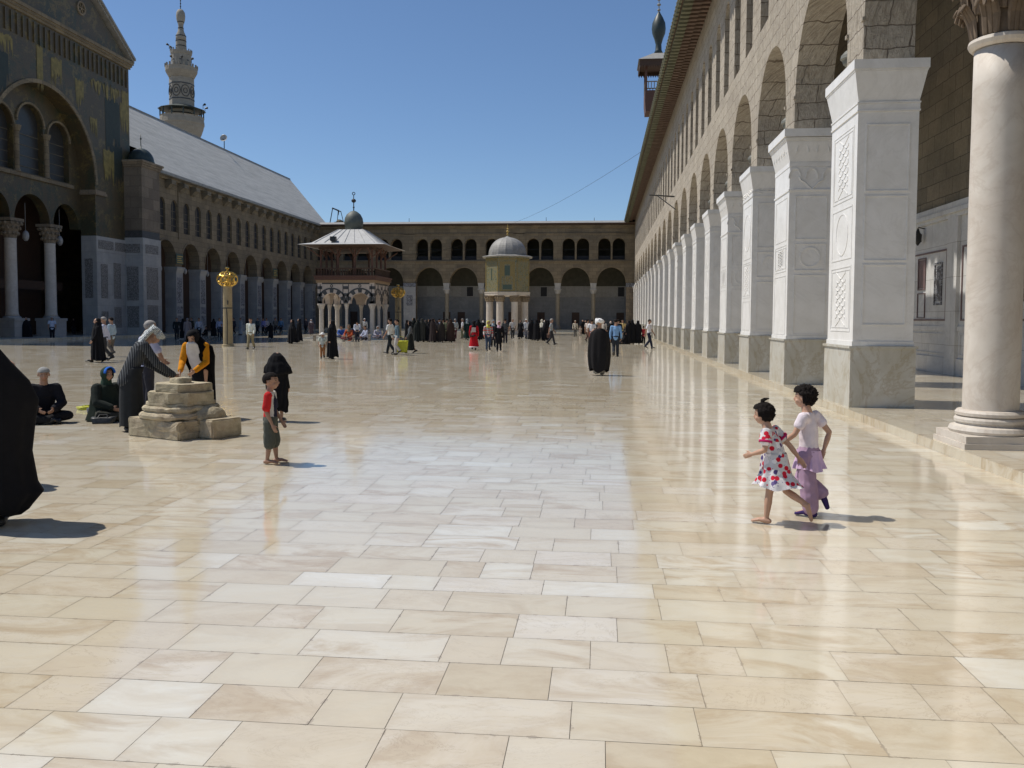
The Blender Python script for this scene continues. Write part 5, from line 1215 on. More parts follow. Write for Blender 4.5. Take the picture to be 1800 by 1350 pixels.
def chador(px, py, H, face, lab, col=K, wide=1.0, lean=0.0, wind=0.0, pose=WALK2, far=True, z=0, grp=None, seed=None, inner=None, secs=None, skin=M_skin, hem=.05, mouth=None, openface=True):
    J = skel(H, False, **(pose or {})); p = G(px, py, z); o = body(J, far, skin, skin); shoes(J, M_shoe, o)
    seed = seed if seed is not None else int(px*7+py)
    hz = J['head'].z; hs = J['hs']; hy = J['head'].y-.03*H*openface; hx = J['head'].x
    garment('sleeves', J, 0, cloth(col), o, True, .008, .97, .02)
    S_ = secs or [(hem*H, wind*.10, -.015*H+wind*.0, .205*H*wide, .155*H*wide), (.18*H, wind*.09, -.01*H, .185*H*wide, .145*H*wide), (.45*H, wind*.05, 0, .170*H*wide, .125*H*wide), (.63*H, wind*.02, .0, .170*H*wide, .115*H*wide),
                  (.76*H, 0, .0, .142*H, .1*H), (.83*H, hx*.6, hy*.6, .098*H, .085*H), (hz-.15*hs, hx, hy, .42*hs, .46*hs), (hz+.15*hs, hx, hy, .45*hs, .49*hs), (hz+.38*hs, hx, hy-.01, .36*hs, .4*hs), (hz+.52*hs, hx, hy-.01, .2*hs, .22*hs), (hz+.57*hs, hx, hy-.01, .04*hs, .05*hs)]
    ch = loft('chador', S_, cloth(col), o, 8, .12, 64 if far else 140, seed, hemv=.02)
    if not far: wrinkle(ch.data, H, .012)
    if inner: bm = bmesh.new(); c = J['head']; ball(bm, c+V3(0, .12*hs, -.05*hs), (.36*hs, .34*hs, .47*hs), 2); obj('inner_scarf', bm, cloth(inner), o, smooth=True, world=False)
    return finish(o, p, VIEW(p)+radians(face), lab, grp)
def robe_person(px, py, H, face, lab, col, grp=None, hairm=M_hair, capc=None):
    J = skel(H); p = G(px, py); o = body(J, True, M_skinb, M_skinb); shoes(J, M_shoe, o)
    garment('robe_top', J, 0, cloth(col), o, True, .02, 1.0, .1)
    loft('robe', [(.05*H, 0, 0, .15*H, .13*H), (.3*H, 0, 0, .13*H, .11*H), (.52*H, 0, 0, .11*H, .09*H), (.62*H, 0, 0, .095*H, .08*H), (.74*H, 0, 0, .1*H, .07*H)], cloth(col), o, 7, .06, 40)
    if capc: hood(J, cloth(capc), o)
    else: hair(J, 'short', hairm, o)
    return finish(o, p, VIEW(p)+radians(face), lab, grp)
def sitter(px, py, H, face, lab, shirt, pants, grp=None, far=True, scarf=None, cap=None, z=0, skin=M_skinb, hairm=M_hair, pat=None, wrap=None, pose=SIT):
    J = skel(H, False, **pose); p = G(px, py, z); o = body(J, far, skin, skin); garment('jacket', J, 0, cloth(shirt, pat), o, far, .018 if far else .032, .95, .03); trousers(J, cloth(pants), o, far, .016, .95)
    shoes(J, M_shoe, o)
    if scarf: hood(J, cloth(scarf), o, 1.05, far=far)
    elif cap:
        bm = bmesh.new(); c, hs = J['head'], J['hs']; ball(bm, c+V3(0, -.03*hs, .15*hs), (.41*hs, .49*hs, .38*hs), 3)
        bmesh.ops.delete(bm, geom=[v_ for v_ in bm.verts if v_.co.z < c.z+.14*hs], context='VERTS'); obj('cap', bm, cloth(cap), o, smooth=True, world=False)
    else: hair(J, 'short', hairm, o, far)
    if wrap: loft('shawl', [(.01, 0, .05, .21*H, .19*H), (.12*H, 0, .03, .17*H, .15*H), (.26*H, 0, 0, .145*H, .11*H), (.36*H, 0, 0, .09*H, .08*H)], cloth(wrap), o, 8, .07, 50, int(px))
    return finish(o, p, VIEW(p)+radians(face), lab, grp)
WT = (.72, .72, .72)
# ---- the two girls ----
def girl_floral():
    H = 1.05; P = G(1362, 921); J = skel(H, True, pelvis=(0, 0, .475), waist=(0, .015, .56), chest=(0, .045, .665), neck=(0, .075, .765), head=(0, .112, .872), shR=(.095, .05, .735), shL=(-.095, .05, .735),
        hpR=(.045, 0, .455), hpL=(-.045, 0, .455), knL=(-.045, .035, .25), anL=(-.045, .055, .045), toL=(-.055, .165, .016), knR=(.05, -.07, .265), anR=(.05, -.235, .175), toR=(.055, -.27, .055),
        elR=(.14, -.06, .62), wrR=(.165, -.13, .52), elL=(-.13, .05, .60), wrL=(-.11, .155, .56), hdir=(0, -.12))
    o = body(J, False, M_skin, M_skin, True); hair(J, 'bob', M_hair, o, False)
    bm = bmesh.new(); g = .010
    tube(bm, [J['waist']+V3(0, 0, -.06), J['waist'], J['chest'], J['neck']-(J['neck']-J['chest'])*.3], [(.1*H, .09*H), (.083*H+g, .075*H+g), (.08*H+g, .066*H+g), (.05*H, .045*H)], 20, up=(1, 0, 0))
    for n in 'RL': tube(bm, [J['chest'].lerp(J['sh'+n], .4)+V3(0, 0, .02), J['sh'+n], J['sh'+n].lerp(J['el'+n], .45)], [.045, .05, .053], 14)
    d = obj('dress', bm, cloth((.62, .60, .60), 'hearts'), o, smooth=True, world=False); remesh(d, .0065, 2); wrinkle(d.data, H, .006)
    sk = loft('skirt', [(.325, 0, -.02, .16, .205), (.36, 0, -.015, .15, .175), (.43, 0, .0, .125, .13), (.52, 0, .01, .112, .115), (.60, 0, .018, .105, .1)], cloth((.62, .60, .60), 'hearts'), o, 7, .11, 120, 4, False)
    for n in 'RL': bm = bmesh.new(); e = J['sh'+n].lerp(J['el'+n], .47); dd = (J['el'+n]-J['sh'+n]).normalized(); tube(bm, [e-dd*.008, e+dd*.012], [.055, .055], 16, capr=False); obj('sleeve_trim', bm, cloth((.45, .02, .11)), o, smooth=True, world=False)
    finish(o, P, VIEW(P)+radians(72), 'small girl in white dress with red hearts, running barefoot to the left')
def girl_pink():
    H = 1.15; P = G(1419, 906); J = skel(H, True, pelvis=(0, -.0, .49), waist=(0, .0, .57), chest=(0, .01, .685), neck=(0, .02, .79), head=(0, .045, .90), hpR=(.045, 0, .46), hpL=(-.045, 0, .46),
        knL=(-.045, -.02, .255), anL=(-.04, -.045, .05), toL=(-.05, .065, .018), knR=(.05, .07, .27), anR=(.055, -.09, .17), toR=(.06, -.13, .07),
        elL=(-.15, .045, .63), wrL=(-.12, .165, .545), elR=(.155, -.09, .63), wrR=(.10, -.075, .50), hdir=(.15, -.03))
    o = body(J, False, M_skin, M_skin, True); hair(J, 'curly', M_hair, o, False)
    garment('top', J, 0, cloth((.74, .66, .70)), o, False, .007, .28, .0, True)
    loft('ruffle', [(.415, 0, -.01, .125, .135), (.45, 0, -.008, .118, .125), (.50, 0, -.004, .105, .11), (.58, 0, 0, .095, .098)], cloth((.62, .44, .62)), o, 13, .09, 130, 9, False, lambda t: .25+t)
    trousers(J, cloth((.40, .27, .38)), o, False, .016, .93, 1.35, True)
    for n in 'RL': bm = bmesh.new(); foot(bm, J['an'+n]-V3(0, 0, .006), J['to'+n]-V3(0, 0, .002), J['kn'+n], H, 8, 1.1); obj('shoe', bm, cloth((.05, .03, .12)), o, smooth=True, world=False)
    finish(o, P, VIEW(P)+radians(66), 'older girl with curly hair in lilac top and trousers beside the running girl')
girl_floral(); girl_pink()
# ---- boy ----
def boy():
    H = 1.07; P = G(476, 815); J = skel(H, True, knR=(.045, .0, .25), anR=(.045, -.03, .045), toR=(.06, .085, .016), knL=(-.05, .03, .255), anL=(-.06, .05, .045), toL=(-.085, .16, .016), elR=(.125, -.02, .585), wrR=(.135, .05, .44), elL=(-.12, .02, .585), wrL=(-.1, .1, .46), hdir=(-.1, 0)); J['hs'] *= 1.12
    o = body(J, False, M_skinb, M_skinb, True); hair(J, 'short', M_hair, o, False)
    g = garment('shirt', J, 0, cloth((.50, .025, .025)), o, False, .010, .5, .01, True)
    m2, m3 = cloth((.55, .53, .5)), cloth((.02, .02, .04)); g.data.materials.append(m2); g.data.materials.append(m3)
    for p in g.data.polygons:
        if p.center.x < .11 and p.center.y > .012: p.material_index = 1
        if p.center.x < .11 and p.center.y > .052: p.material_index = 2
    trousers(J, cloth((.085, .09, .075)), o, False, .016, .18, 1.35, True)
    finish(o, P, VIEW(P)+radians(-102), 'barefoot boy in red and white shirt and grey shorts')
boy()
# ---- cleric ----
def cleric():
    H = 1.72; P = G(1053, 660); J = skel(H, **WALK2); o = body(J, False, M_skinb, M_skinb); shoes(J, cloth((.3, .27, .22)), o)
    loft('cloak', [(.09*H, 0, 0, .165*H, .15*H), (.2*H, 0, 0, .185*H, .155*H), (.36*H, 0, 0, .20*H, .15*H), (.52*H, 0, 0, .198*H, .13*H), (.66*H, 0, 0, .185*H, .11*H), (.76*H, 0, 0, .155*H, .09*H), (.81*H, 0, 0, .10*H, .075*H), (.835*H, 0, 0, .055*H, .05*H)], cloth((.016, .015, .016)), o, 6, .10, 140, 21, hemv=.05)
    loft('gown', [(.045*H, 0, 0, .1*H, .085*H), (.25*H, 0, 0, .1*H, .085*H), (.5*H, 0, 0, .1*H, .08*H)], cloth((.28, .26, .22)), o, 6, .05, 60, 3)
    bm = bmesh.new(); c, hs = J['head']+V3(0, -.005, .0), J['hs']
    for i in range(6):
        tl = (i-2.5)*.16; pts = []
        for k in range(17):
            a = 2*pi*k/16; q = V3(.5*hs*cos(a), .54*hs*sin(a), 0); q = Matrix.Rotation(tl, 3, 'Y') @ (Matrix.Rotation(tl*.7, 3, 'X') @ q); pts.append(c+q+V3(0, 0, (.13+.035*i)*hs))
        tube(bm, pts, [.115*hs]*17, 6, capr=False)
    ball(bm, c+V3(0, 0, .3*hs), (.42*hs, .45*hs, .34*hs), 2); obj('turban', bm, cloth((.78, .78, .78)), o, smooth=True, world=False)
    bm = bmesh.new(); ball(bm, c+V3(0, -.54*hs, .33*hs), (.17*hs, .07*hs, .13*hs), 2); obj('turban_crown', bm, cloth((.03, .03, .05)), o, smooth=True, world=False)
    finish(o, P, VIEW(P), 'man in long black cloak and white turban walking away across the court')
cleric()
# ---- mid-distance people on the right ----
man(1082, 627, 1.74, 0, 'man in light blue shirt and dark trousers walking away beside the cleric', (.20, .36, .60), (.03, .035, .045), .95, WALK2, False)
man(1141, 613, 1.74, -115, 'man in white shirt and dark jeans striding near the white piers', (.70, .70, .74), (.025, .03, .05), .35, WALK, False)
man(1131, 605, 1.28, 0, 'small boy in red shirt walking beside two black cloaked women', (.40, .04, .05), (.015, .015, .02), .4, WALK2)
man(1040, 608, 1.72, 0, 'man in white shirt half hidden by the cleric cloak', (.68, .68, .70), (.30, .12, .09), .35, WALK2)
man(1033, 602, 1.74, -40, 'man in pale shirt just behind the white turban on the left', (.52, .45, .4), (.1, .06, .05), .4, WALK2)
man(1061, 603, 1.72, 150, 'man in beige shirt just right of the white turban', (.42, .38, .33), (.04, .04, .04), .9, WALK2)
man(1094, 598, 1.72, 180, 'man in yellow shirt between the blue shirted man and the cloaked women', (.58, .44, .2), (.05, .05, .05), .4, WALK2)
man(1087, 604, 1.74, 20, 'dark dressed man at the right shoulder of the blue shirted man', (.03, .03, .04), (.02, .02, .02), 1, None)
chador(1111, 605, 1.70, 0, 'black cloaked woman, left one of the close pair near the piers', wide=.8)
chador(1121, 605, 1.66, 0, 'black cloaked woman, right one of the close pair near the piers', wide=.8)
chador(1105, 605, 1.66, 30, 'black cloaked woman behind the close pair near the piers', wide=.8)
chador(1073, 604, 1.62, 180, 'black cloaked woman with pale face left of the blue shirted man', wide=.75, inner=(.5, .45, .42))
sitter(1098, 605, 1.6, 100, 'person in black crouching on the paving left of the close pair', K, K, scarf=K, wrap=K)
man(1011, 592, 1.62, 180, 'man in cream shirt and grey trousers walking towards the camera', (.52, .47, .38), (.12, .12, .11), .95, WALK2, cap=((.45, .38, .3), 0))
man(1020, 590, 1.05, 180, 'toddler in beige clothes beside the man in cream shirt', (.45, .38, .32), (.42, .35, .3), .4, None, child=True)
chador(1024, 588, 1.66, 180, 'black cloaked woman behind the toddler', wide=.8); chador(1029, 588, 1.6, 150, 'black cloaked woman right of the toddler', wide=.8)
man(969, 606, 1.76, -95, 'man in grey shirt striding right with a brown bag', (.27, .29, .30), (.03, .03, .035), .4, WALK, False, M_greyh)
def bag(px, py, z, sx, sy, sz, lab, c, face=0, nm='bag'):
    p = G(px, py); t = thing(nm, lab, 'bag', p+V3(0, 0, z), VIEW(p)+radians(face)); bm = bmesh.new()
    frus(bm, -sx*.42, sx*.42, -sy*.5, sy*.5, 0, -sx*.5, sx*.5, -sy*.35, sy*.35, sz); bmesh.ops.subdivide_edges(bm, edges=bm.edges[:], cuts=4, use_grid_fill=True)
    for v_ in bm.verts: v_.co += V3(*noise.noise_vector(v_.co*11))*.018
    obj('pouch', bm, plain('bag '+nm, c, .5, .3, 12), t, smooth=True, world=False)
    bm = bmesh.new()
    for s in (-1, 1): tube(bm, [(-sx*.2, s*sy*.3, sz*.97), (-sx*.15, s*.01, sz*1.35), (sx*.15, s*.01, sz*1.35), (sx*.2, s*sy*.3, sz*.97)], [.009]*4, 5)
    obj('handles', bm, plain('strap', tuple(k*.8 for k in c), .6), t, world=False); return t
bag(965, 605.5, .45, .3, .12, .28, 'brown handbag carried by the man in grey shirt', (.12, .06, .04), nm='handbag')
chador(958, 599, 1.66, 90, 'black cloaked woman with white sleeves walking behind the striding man', wide=1.15, inner=(.6, .6, .55))
man(952, 597, 1.70, -60, 'woman in cream blouse and headscarf right of two black cloaked women', (.6, .58, .5), K, .9, WALK2, scarf=(.55, .52, .42), skirt=K)
chador(934, 598, 1.68, 10, 'black cloaked woman, left one of two right of the domed chamber', wide=.85); chador(943, 599, 1.68, -20, 'black cloaked woman, right one of two right of the domed chamber', wide=.9)
chador(963, 598, 1.64, 0, 'black cloaked woman just behind the man with brown bag', wide=.8)
man(925, 596, 1.74, 30, 'man in white shirt and grey trousers under the right columns of the domed chamber', (.6, .62, .66), (.2, .2, .23), .8, WALK2, cap=((.6, .6, .55), 0))
man(915, 596, 1.66, 160, 'woman in black with pale scarf under the domed chamber', K, K, 1, WALK2, scarf=(.05, .05, .05), skirt=K)
man(901, 596, 1.74, 190, 'man in pale grey shirt walking towards the camera under the domed chamber', (.48, .47, .46), (.04, .04, .04), .4, WALK2, hair_=M_greyh)
man(888, 603, 1.74, 10, 'man in dark grey shirt standing behind the pink headscarf', (.07, .075, .08), (.02, .02, .03), .4, None)
man(877, 618, 1.60, 180, 'woman in black coat with pink headscarf walking to the camera', K, K, 1, WALK2, False, scarf=(.62, .40, .50), coat=K)
man(858, 617, 1.62, 190, 'woman with long yellow headscarf, patterned tunic and jeans', (.36, .34, .33), (.05, .07, .11), .9, WALK2, False, scarf=(.62, .58, .10), pat='band')
man(867, 610, 1.66, 180, 'person in dark coat with grey scarf between the yellow and pink headscarves', (.02, .02, .03), (.02, .02, .02), 1, None, scarf=(.30, .36, .42), coat=(.02, .02, .03))
def red_woman():
    o = man(833, 615, 1.62, 0, 'woman in long red gown with white hem seen from behind', (.45, .012, .02), (.4, .02, .02), 1.0, WALK2, False, scarf=(.012, .01, .012), skirt=(.45, .012, .02))
    bm = bmesh.new(); lathe(bm, 0, 0, [(.275, .14), (.283, .2), (.273, .2), (.265, .14)], 40, cap=False); obj('hem_band', bm, cloth((.7, .6, .6)), o, smooth=True, world=False)
    bm = bmesh.new(); bx(bm, -.13, .10, -.155, -.135, .98, 1.24); obj('back_print', bm, cloth((.5, .45, .42)), o, world=False)
    bm = bmesh.new(); tube(bm, [(-.2, -.17, .78), (-.05, -.2, .76), (.05, -.18, .8)], [(.1, .05), (.12, .06), (.09, .05)], 10); obj('pouch', bm, cloth((.05, .02, .02)), o, smooth=True, world=False)
red_woman()
chador(841, 598, 1.70, 0, 'black cloaked woman right behind the red gown', wide=.9)
chador(849, 597, 1.60, 180, 'woman in black with white inner scarf left of the yellow headscarf', wide=.7, inner=(.7, .68, .66))
man(813, 595, 1.74, 90, 'man in white shirt and olive trousers left of the red gown', (.66, .66, .68), (.12, .13, .08), .5, WALK2, hair_=M_greyh)
man(821, 598, 1.72, 10, 'person in long dark green coat with grey shawl left of the red gown', (.02, .035, .03), K, 1, WALK2, scarf=(.25, .29, .31), coat=(.015, .03, .026), skirt=(.015, .03, .026))
# crowd in the middle: a tight group
crowd = [(716, 600, K, 'black cloaked woman at the left end of the dense crowd'), (727, 599, (.012, .016, .015), 'black cloaked woman second from the left of the dense crowd'), (734, 601, (.02, .024, .022), 'woman in dark green cloak in the left half of the dense crowd'),
         (742, 601, (.045, .045, .038), 'woman in olive grey coat, tallest at left of the dense crowd'), (749, 599, (.03, .03, .028), 'woman in dark grey coat behind the olive grey coat'), (755, 601, K, 'tall woman in black, centre left of the dense crowd')]
for px, py, c, lab in crowd: chador(px, py, 1.7*random.Random(px+1).uniform(.92, 1.05), random.Random(px).uniform(-80, 80), lab, c, wide=random.Random(px).uniform(.75, 1.2), grp='people crowded before the domed chamber')
men = [(763, 598, (.16, .16, .22), (.02, .02, .02), M_hair, 'man in violet grey shirt in the dense crowd'), (785, 600, (.16, .17, .10), (.05, .05, .04), M_hair, 'man in olive jacket near the right end of the dense crowd'),
       (800, 596, (.42, .44, .43), (.1, .03, .04), M_greyh, 'grey haired man in pale shirt at the right end of the dense crowd'), (779, 598, (.3, .24, .22), (.3, .3, .28), M_hair, 'man in brown shirt in the right half of the dense crowd'), (772, 594, (.25, .30, .42), (.03, .03, .05), M_hair, 'man with blue shirt collar behind the dense crowd')]
for px, py, a, b, hm, lab in men: man(px, py, 1.72, random.Random(px).uniform(-60, 60), lab, a, b, .95, WALK2, hair_=hm, grp='people crowded before the domed chamber')
for px, py, c, lab in ((761, 602, (.03, .022, .022), 'woman in brown black cloak at the middle of the dense crowd'), (769, 601, (.025, .022, .025), 'woman in dark plum cloak at the middle of the dense crowd'), (776, 602, (.03, .025, .022), 'woman in dark brown cloak right of the crowd centre'), (784, 598, K, 'woman in black behind the olive jacket'), (792, 602, (.04, .025, .02), 'woman in dark rust coloured cloak at right of the dense crowd')):
    chador(px, py, 1.64*random.Random(px+1).uniform(.93, 1.06), random.Random(px).uniform(-80, 80), lab, c, wide=random.Random(px).uniform(.75, 1.15), grp='people crowded before the domed chamber')
# trio with yellow bag
man(686, 622, 1.72, 60, 'man in white shirt and dark trousers at the left of the yellow bag', (.62, .62, .60), (.02, .025, .03), .4, WALK, False)
man(698, 624, 1.68, 100, 'man in slate blue shirt and pale trousers carrying the yellow bag', (.10, .15, .18), (.45, .43, .40), .9, WALK2, False)
man(721, 621, 1.60, 95, 'woman in dark pinafore with grey striped sleeves walking behind the yellow bag', (.10, .11, .12), K, .95, WALK, False, scarf=(.012, .012, .014), skirt=(.02, .022, .02), pat='stripe')
bag(706, 623.5, .12, .62, .2, .55, 'large bright yellow carrier bag between the man and the woman', (.55, .55, .03), 0, 'carrier_bag')
# child in white hat with chador
man(567, 630, 1.12, 180, 'child in white sun hat and pale top holding the black cloaked woman', (.55, .58, .52), (.35, .16, .07), .4, WALK2, False, cap=((.75, .75, .72), 1), child=True)
chador(584, 631, 1.62, 60, 'black cloaked woman beside the child in white hat', wide=.85, far=False)
# windblown pair and walkers at left
chador(514, 604, 1.6, 90, 'black cloaked woman with her cloak ballooning in the wind', wide=1.35, wind=0.0, far=False); chador(526, 601, 1.66, 80, 'black cloaked woman close behind the ballooning cloak', wide=.9)
man(441, 614, 1.70, 160, 'man in loose white shirt and khaki trousers striding near the golden globe column', (.66, .68, .60), (.26, .22, .13), .95, WALK, False)
robe_person(423, 588.5, 1.72, 120, 'man in long white robe right of the golden globe column', (.36, .38, .40))
L_ = [(411, 589, 'man', (.05, .05, .06), 'dark dressed man just right of the golden globe column'), (453, 588, 'man', (.08, .10, .11), 'man in dark teal shirt behind the khaki trousers'), (463, 588, 'man', (.26, .25, .50), 'man in lavender shirt in the shade of the left arches'),
      (468.5, 588, 'man', (.34, .32, .36), 'man in pale shirt right beside the lavender shirt'), (476, 595, 'ch', K, 'dark child at the edge of the shade below the lavender shirt'), (484, 587, 'man', (.14, .13, .12), 'man in grey brown shirt in the shade left of the blue shirt'),
      (494, 587, 'man', (.10, .20, .34), 'man in blue shirt in the shade near the ballooning cloak'), (538, 586, 'man', (.07, .06, .07), 'dark dressed man in shade left of the kiosk'), (386, 594, 'man', (.34, .36, .48), 'man in white shirt just left of the golden globe column'),
      (390, 599, 'kid', (.03, .04, .06), 'child in dark shirt in front of the golden globe column'), (376, 592, 'ch', K, 'black dressed woman left of the white shirt near the golden column'), (350, 597, 'man', (.36, .38, .44), 'man with folded arms in pale blue shirt in the shade'),
      (322, 596, 'ch', K, 'black cloaked woman between the dark suit and the beige robe'), (311, 598, 'man', (.015, .018, .02), 'man in dark suit in the shade of the first left arch'), (337, 590, 'man', (.04, .04, .03), 'dark dressed man behind the beige robe')]
for px, py, k, c, lab in L_:
    if k == 'ch': chador(px, py, 1.62 if px != 476 else 1.3, 0, lab, c, wide=.8)
    else: man(px, py, 1.7 if k == 'man' else 1.25, random.Random(int(px)).uniform(120, 200), lab, c, (.02, .02, .025), .9, WALK2)
robe_person(330, 599, 1.68, 10, 'person in long beige robe standing in the shade', (.22, .18, .18), capc=(.22, .18, .17))
man(547, 588, 1.6, 180, 'woman with white headscarf in shade beside the kiosk corner', (.12, .09, .10), K, 1, None, scarf=(.6, .58, .6), skirt=(.08, .06, .07))
S2 = 'people sitting on the ground in the shade'
sitter(363, 590, 1.65, 120, 'person in black sitting against a left pier', K, K); sitter(272, 590, 1.7, 200, 'person in white robe sitting at the foot of the domed turret', (.30, .33, .34), (.2, .22, .22), scarf=(.3, .32, .33))
sitter(295, 588, 1.7, 210, 'person in pale lilac sitting in the first left arch', (.25, .26, .36), (.1, .1, .13)); sitter(8, 594, 1.75, 220, 'man in light blue shirt sitting at the far left edge', (.22, .32, .42), (.1, .14, .2))
chador(46, 597, 1.68, 200, 'large seated woman in black before the left column pedestal', wide=1.3); man(92, 598, 1.74, 0, 'man in white T-shirt and cap walking into the shaded great arch', (.55, .60, .72), (.015, .015, .02), .35, WALK2, cap=((.45, .4, .36), 0))
man(130, 592, 1.72, 20, 'man in dark brown jacket by the right column pedestal', (.035, .02, .018), (.05, .05, .055), 1, WALK2)
sitter(72, 592, 1.6, 180, 'dark seated figure between the two great columns', K, K, scarf=K); sitter(152, 590, 1.6, 180, 'dark seated figure at the right jamb of the great arch', (.03, .03, .035), K)
chador(172, 637, 1.66, 95, 'black cloaked woman striding left in front of two men', wide=1.0, far=False, pose=WALK); man(184, 634, 1.72, 80, 'man in white shirt behind the striding black cloak', (.58, .60, .72), (.05, .05, .05), .9, WALK, False, M_greyh)
man(197, 627, 1.70, 60, 'man in pale blue shirt and brown trousers looking left', (.34, .44, .52), (.14, .12, .10), .9, WALK2, False)
# under the kiosk
P0_ = .22
sitter(600, 594, 1.7, 180, 'person in bright blue sitting under the kiosk', (.05, .12, .38), (.04, .05, .1), z=P0_); sitter(614, 598, 1.7, 150, 'person in orange red sitting on the kiosk bench', (.38, .08, .03), (.1, .03, .03), z=.4, scarf=(.2, .15, .1))
man(628, 601, 1.66, 180, 'man in white shirt bending at the kiosk basin', (.50, .53, .62), (.03, .03, .045), .9, dict(waist=(0, .03, .6), chest=(0, .1, .69), neck=(0, .17, .75), head=(0, .23, .80), shR=(.108, .14, .73), shL=(-.108, .14, .73), elR=(.13, .2, .58), elL=(-.13, .2, .58), wrR=(.08, .3, .5), wrL=(-.08, .3, .5)))
sitter(643, 598, 1.75, 120, 'man in pale shirt crouching at the kiosk front', (.40, .42, .52), (.02, .02, .03), z=.3); man(641, 591, 1.72, 170, 'man in white standing inside the kiosk', (.50, .52, .54), (.05, .05, .05), .9, None, cap=((.6, .6, .6), 0))
sitter(664, 595, 1.7, 180, 'person in pale lilac sitting in the right side of the kiosk', (.36, .35, .42), (.15, .14, .17), z=P0_, scarf=(.4, .4, .4)); sitter(624, 592, 1.7, 180, 'person in dark violet sitting deep inside the kiosk', (.07, .05, .1), K, z=P0_)
# ---- pedestal group ----
def old_man():
    P = G(232, 758); H = 1.66
    J = skel(H, pelvis=(0, -.01, .53), waist=(0, .02, .61), chest=(0, .07, .72), neck=(0, .125, .805), head=(0, .20, .855), shR=(.115, .10, .775), shL=(-.115, .09, .775), elR=(.145, .20, .61), wrR=(.09, .35, .50), elL=(-.14, .16, .60), wrL=(-.06, .33, .49), hdir=(0, -.75), knR=(.055, .03, .275), knL=(-.055, .0, .27))
    o = body(J, False, M_skinb, M_skinb); shoes(J, M_shoe, o)
    garment('jacket', J, 0, cloth((.028, .031, .035), 'stripe'), o, False, .016, .93, .085, False, 1.0)
    loft('robe', [(.05*H, 0, 0, .115*H, .10*H), (.3*H, 0, .0, .11*H, .10*H), (.5*H, 0, 0, .108*H, .09*H), (.58*H, 0, .03*H, .095*H, .08*H)], cloth((.028, .03, .032)), o, 7, .05, 80, 3)
    c, hs = J['head'], J['hs']; Rm = head_rot(J); bm = bmesh.new()
    for i in range(4):
        pts = [c+Rm @ (V3(.43*cos(a), .5*sin(a)-.03, .2+.07*i+.05*sin(a+i))*hs) for a in [2*pi*k/14 for k in range(15)]]; tube(bm, pts, [.1*hs]*15, 6, capr=False)
    ball(bm, c+Rm @ V3(0, -.03*hs, .22*hs), (.43*hs, .5*hs, .36*hs), 3, Rm)
    b0 = c+Rm @ V3(0, -.4*hs, .1*hs)
    tube(bm, [b0+V3(0, .05, .03), b0+V3(0, -.04, -.03), b0+V3(.02, -.13, -.14), b0+V3(.02, -.19, -.30), b0+V3(.03, -.22, -.44)], [(.11, .05), (.13, .05), (.15, .035), (.12, .03), (.05, .015)], 16, up=(1, 0, 0))
    k = obj('headcloth', bm, cloth((.62, .64, .62), 'check'), o, smooth=True, world=False); wrinkle(k.data, 1.0, .012)
    finish(o, P, VIEW(P)+radians(-84), 'old man in striped jacket and chequered headcloth bending over the stone pedestal')
old_man()
man(259, 727, 1.66, -70, 'grey haired man in lavender white shirt behind the old man', (.42, .43, .58), (.04, .04, .05), .55, dict(elR=(.14, .08, .66), wrR=(.13, .15, .50), elL=(-.13, .06, .64), wrL=(-.1, .2, .56), head=(0, .05, .925)), False, M_greyh)
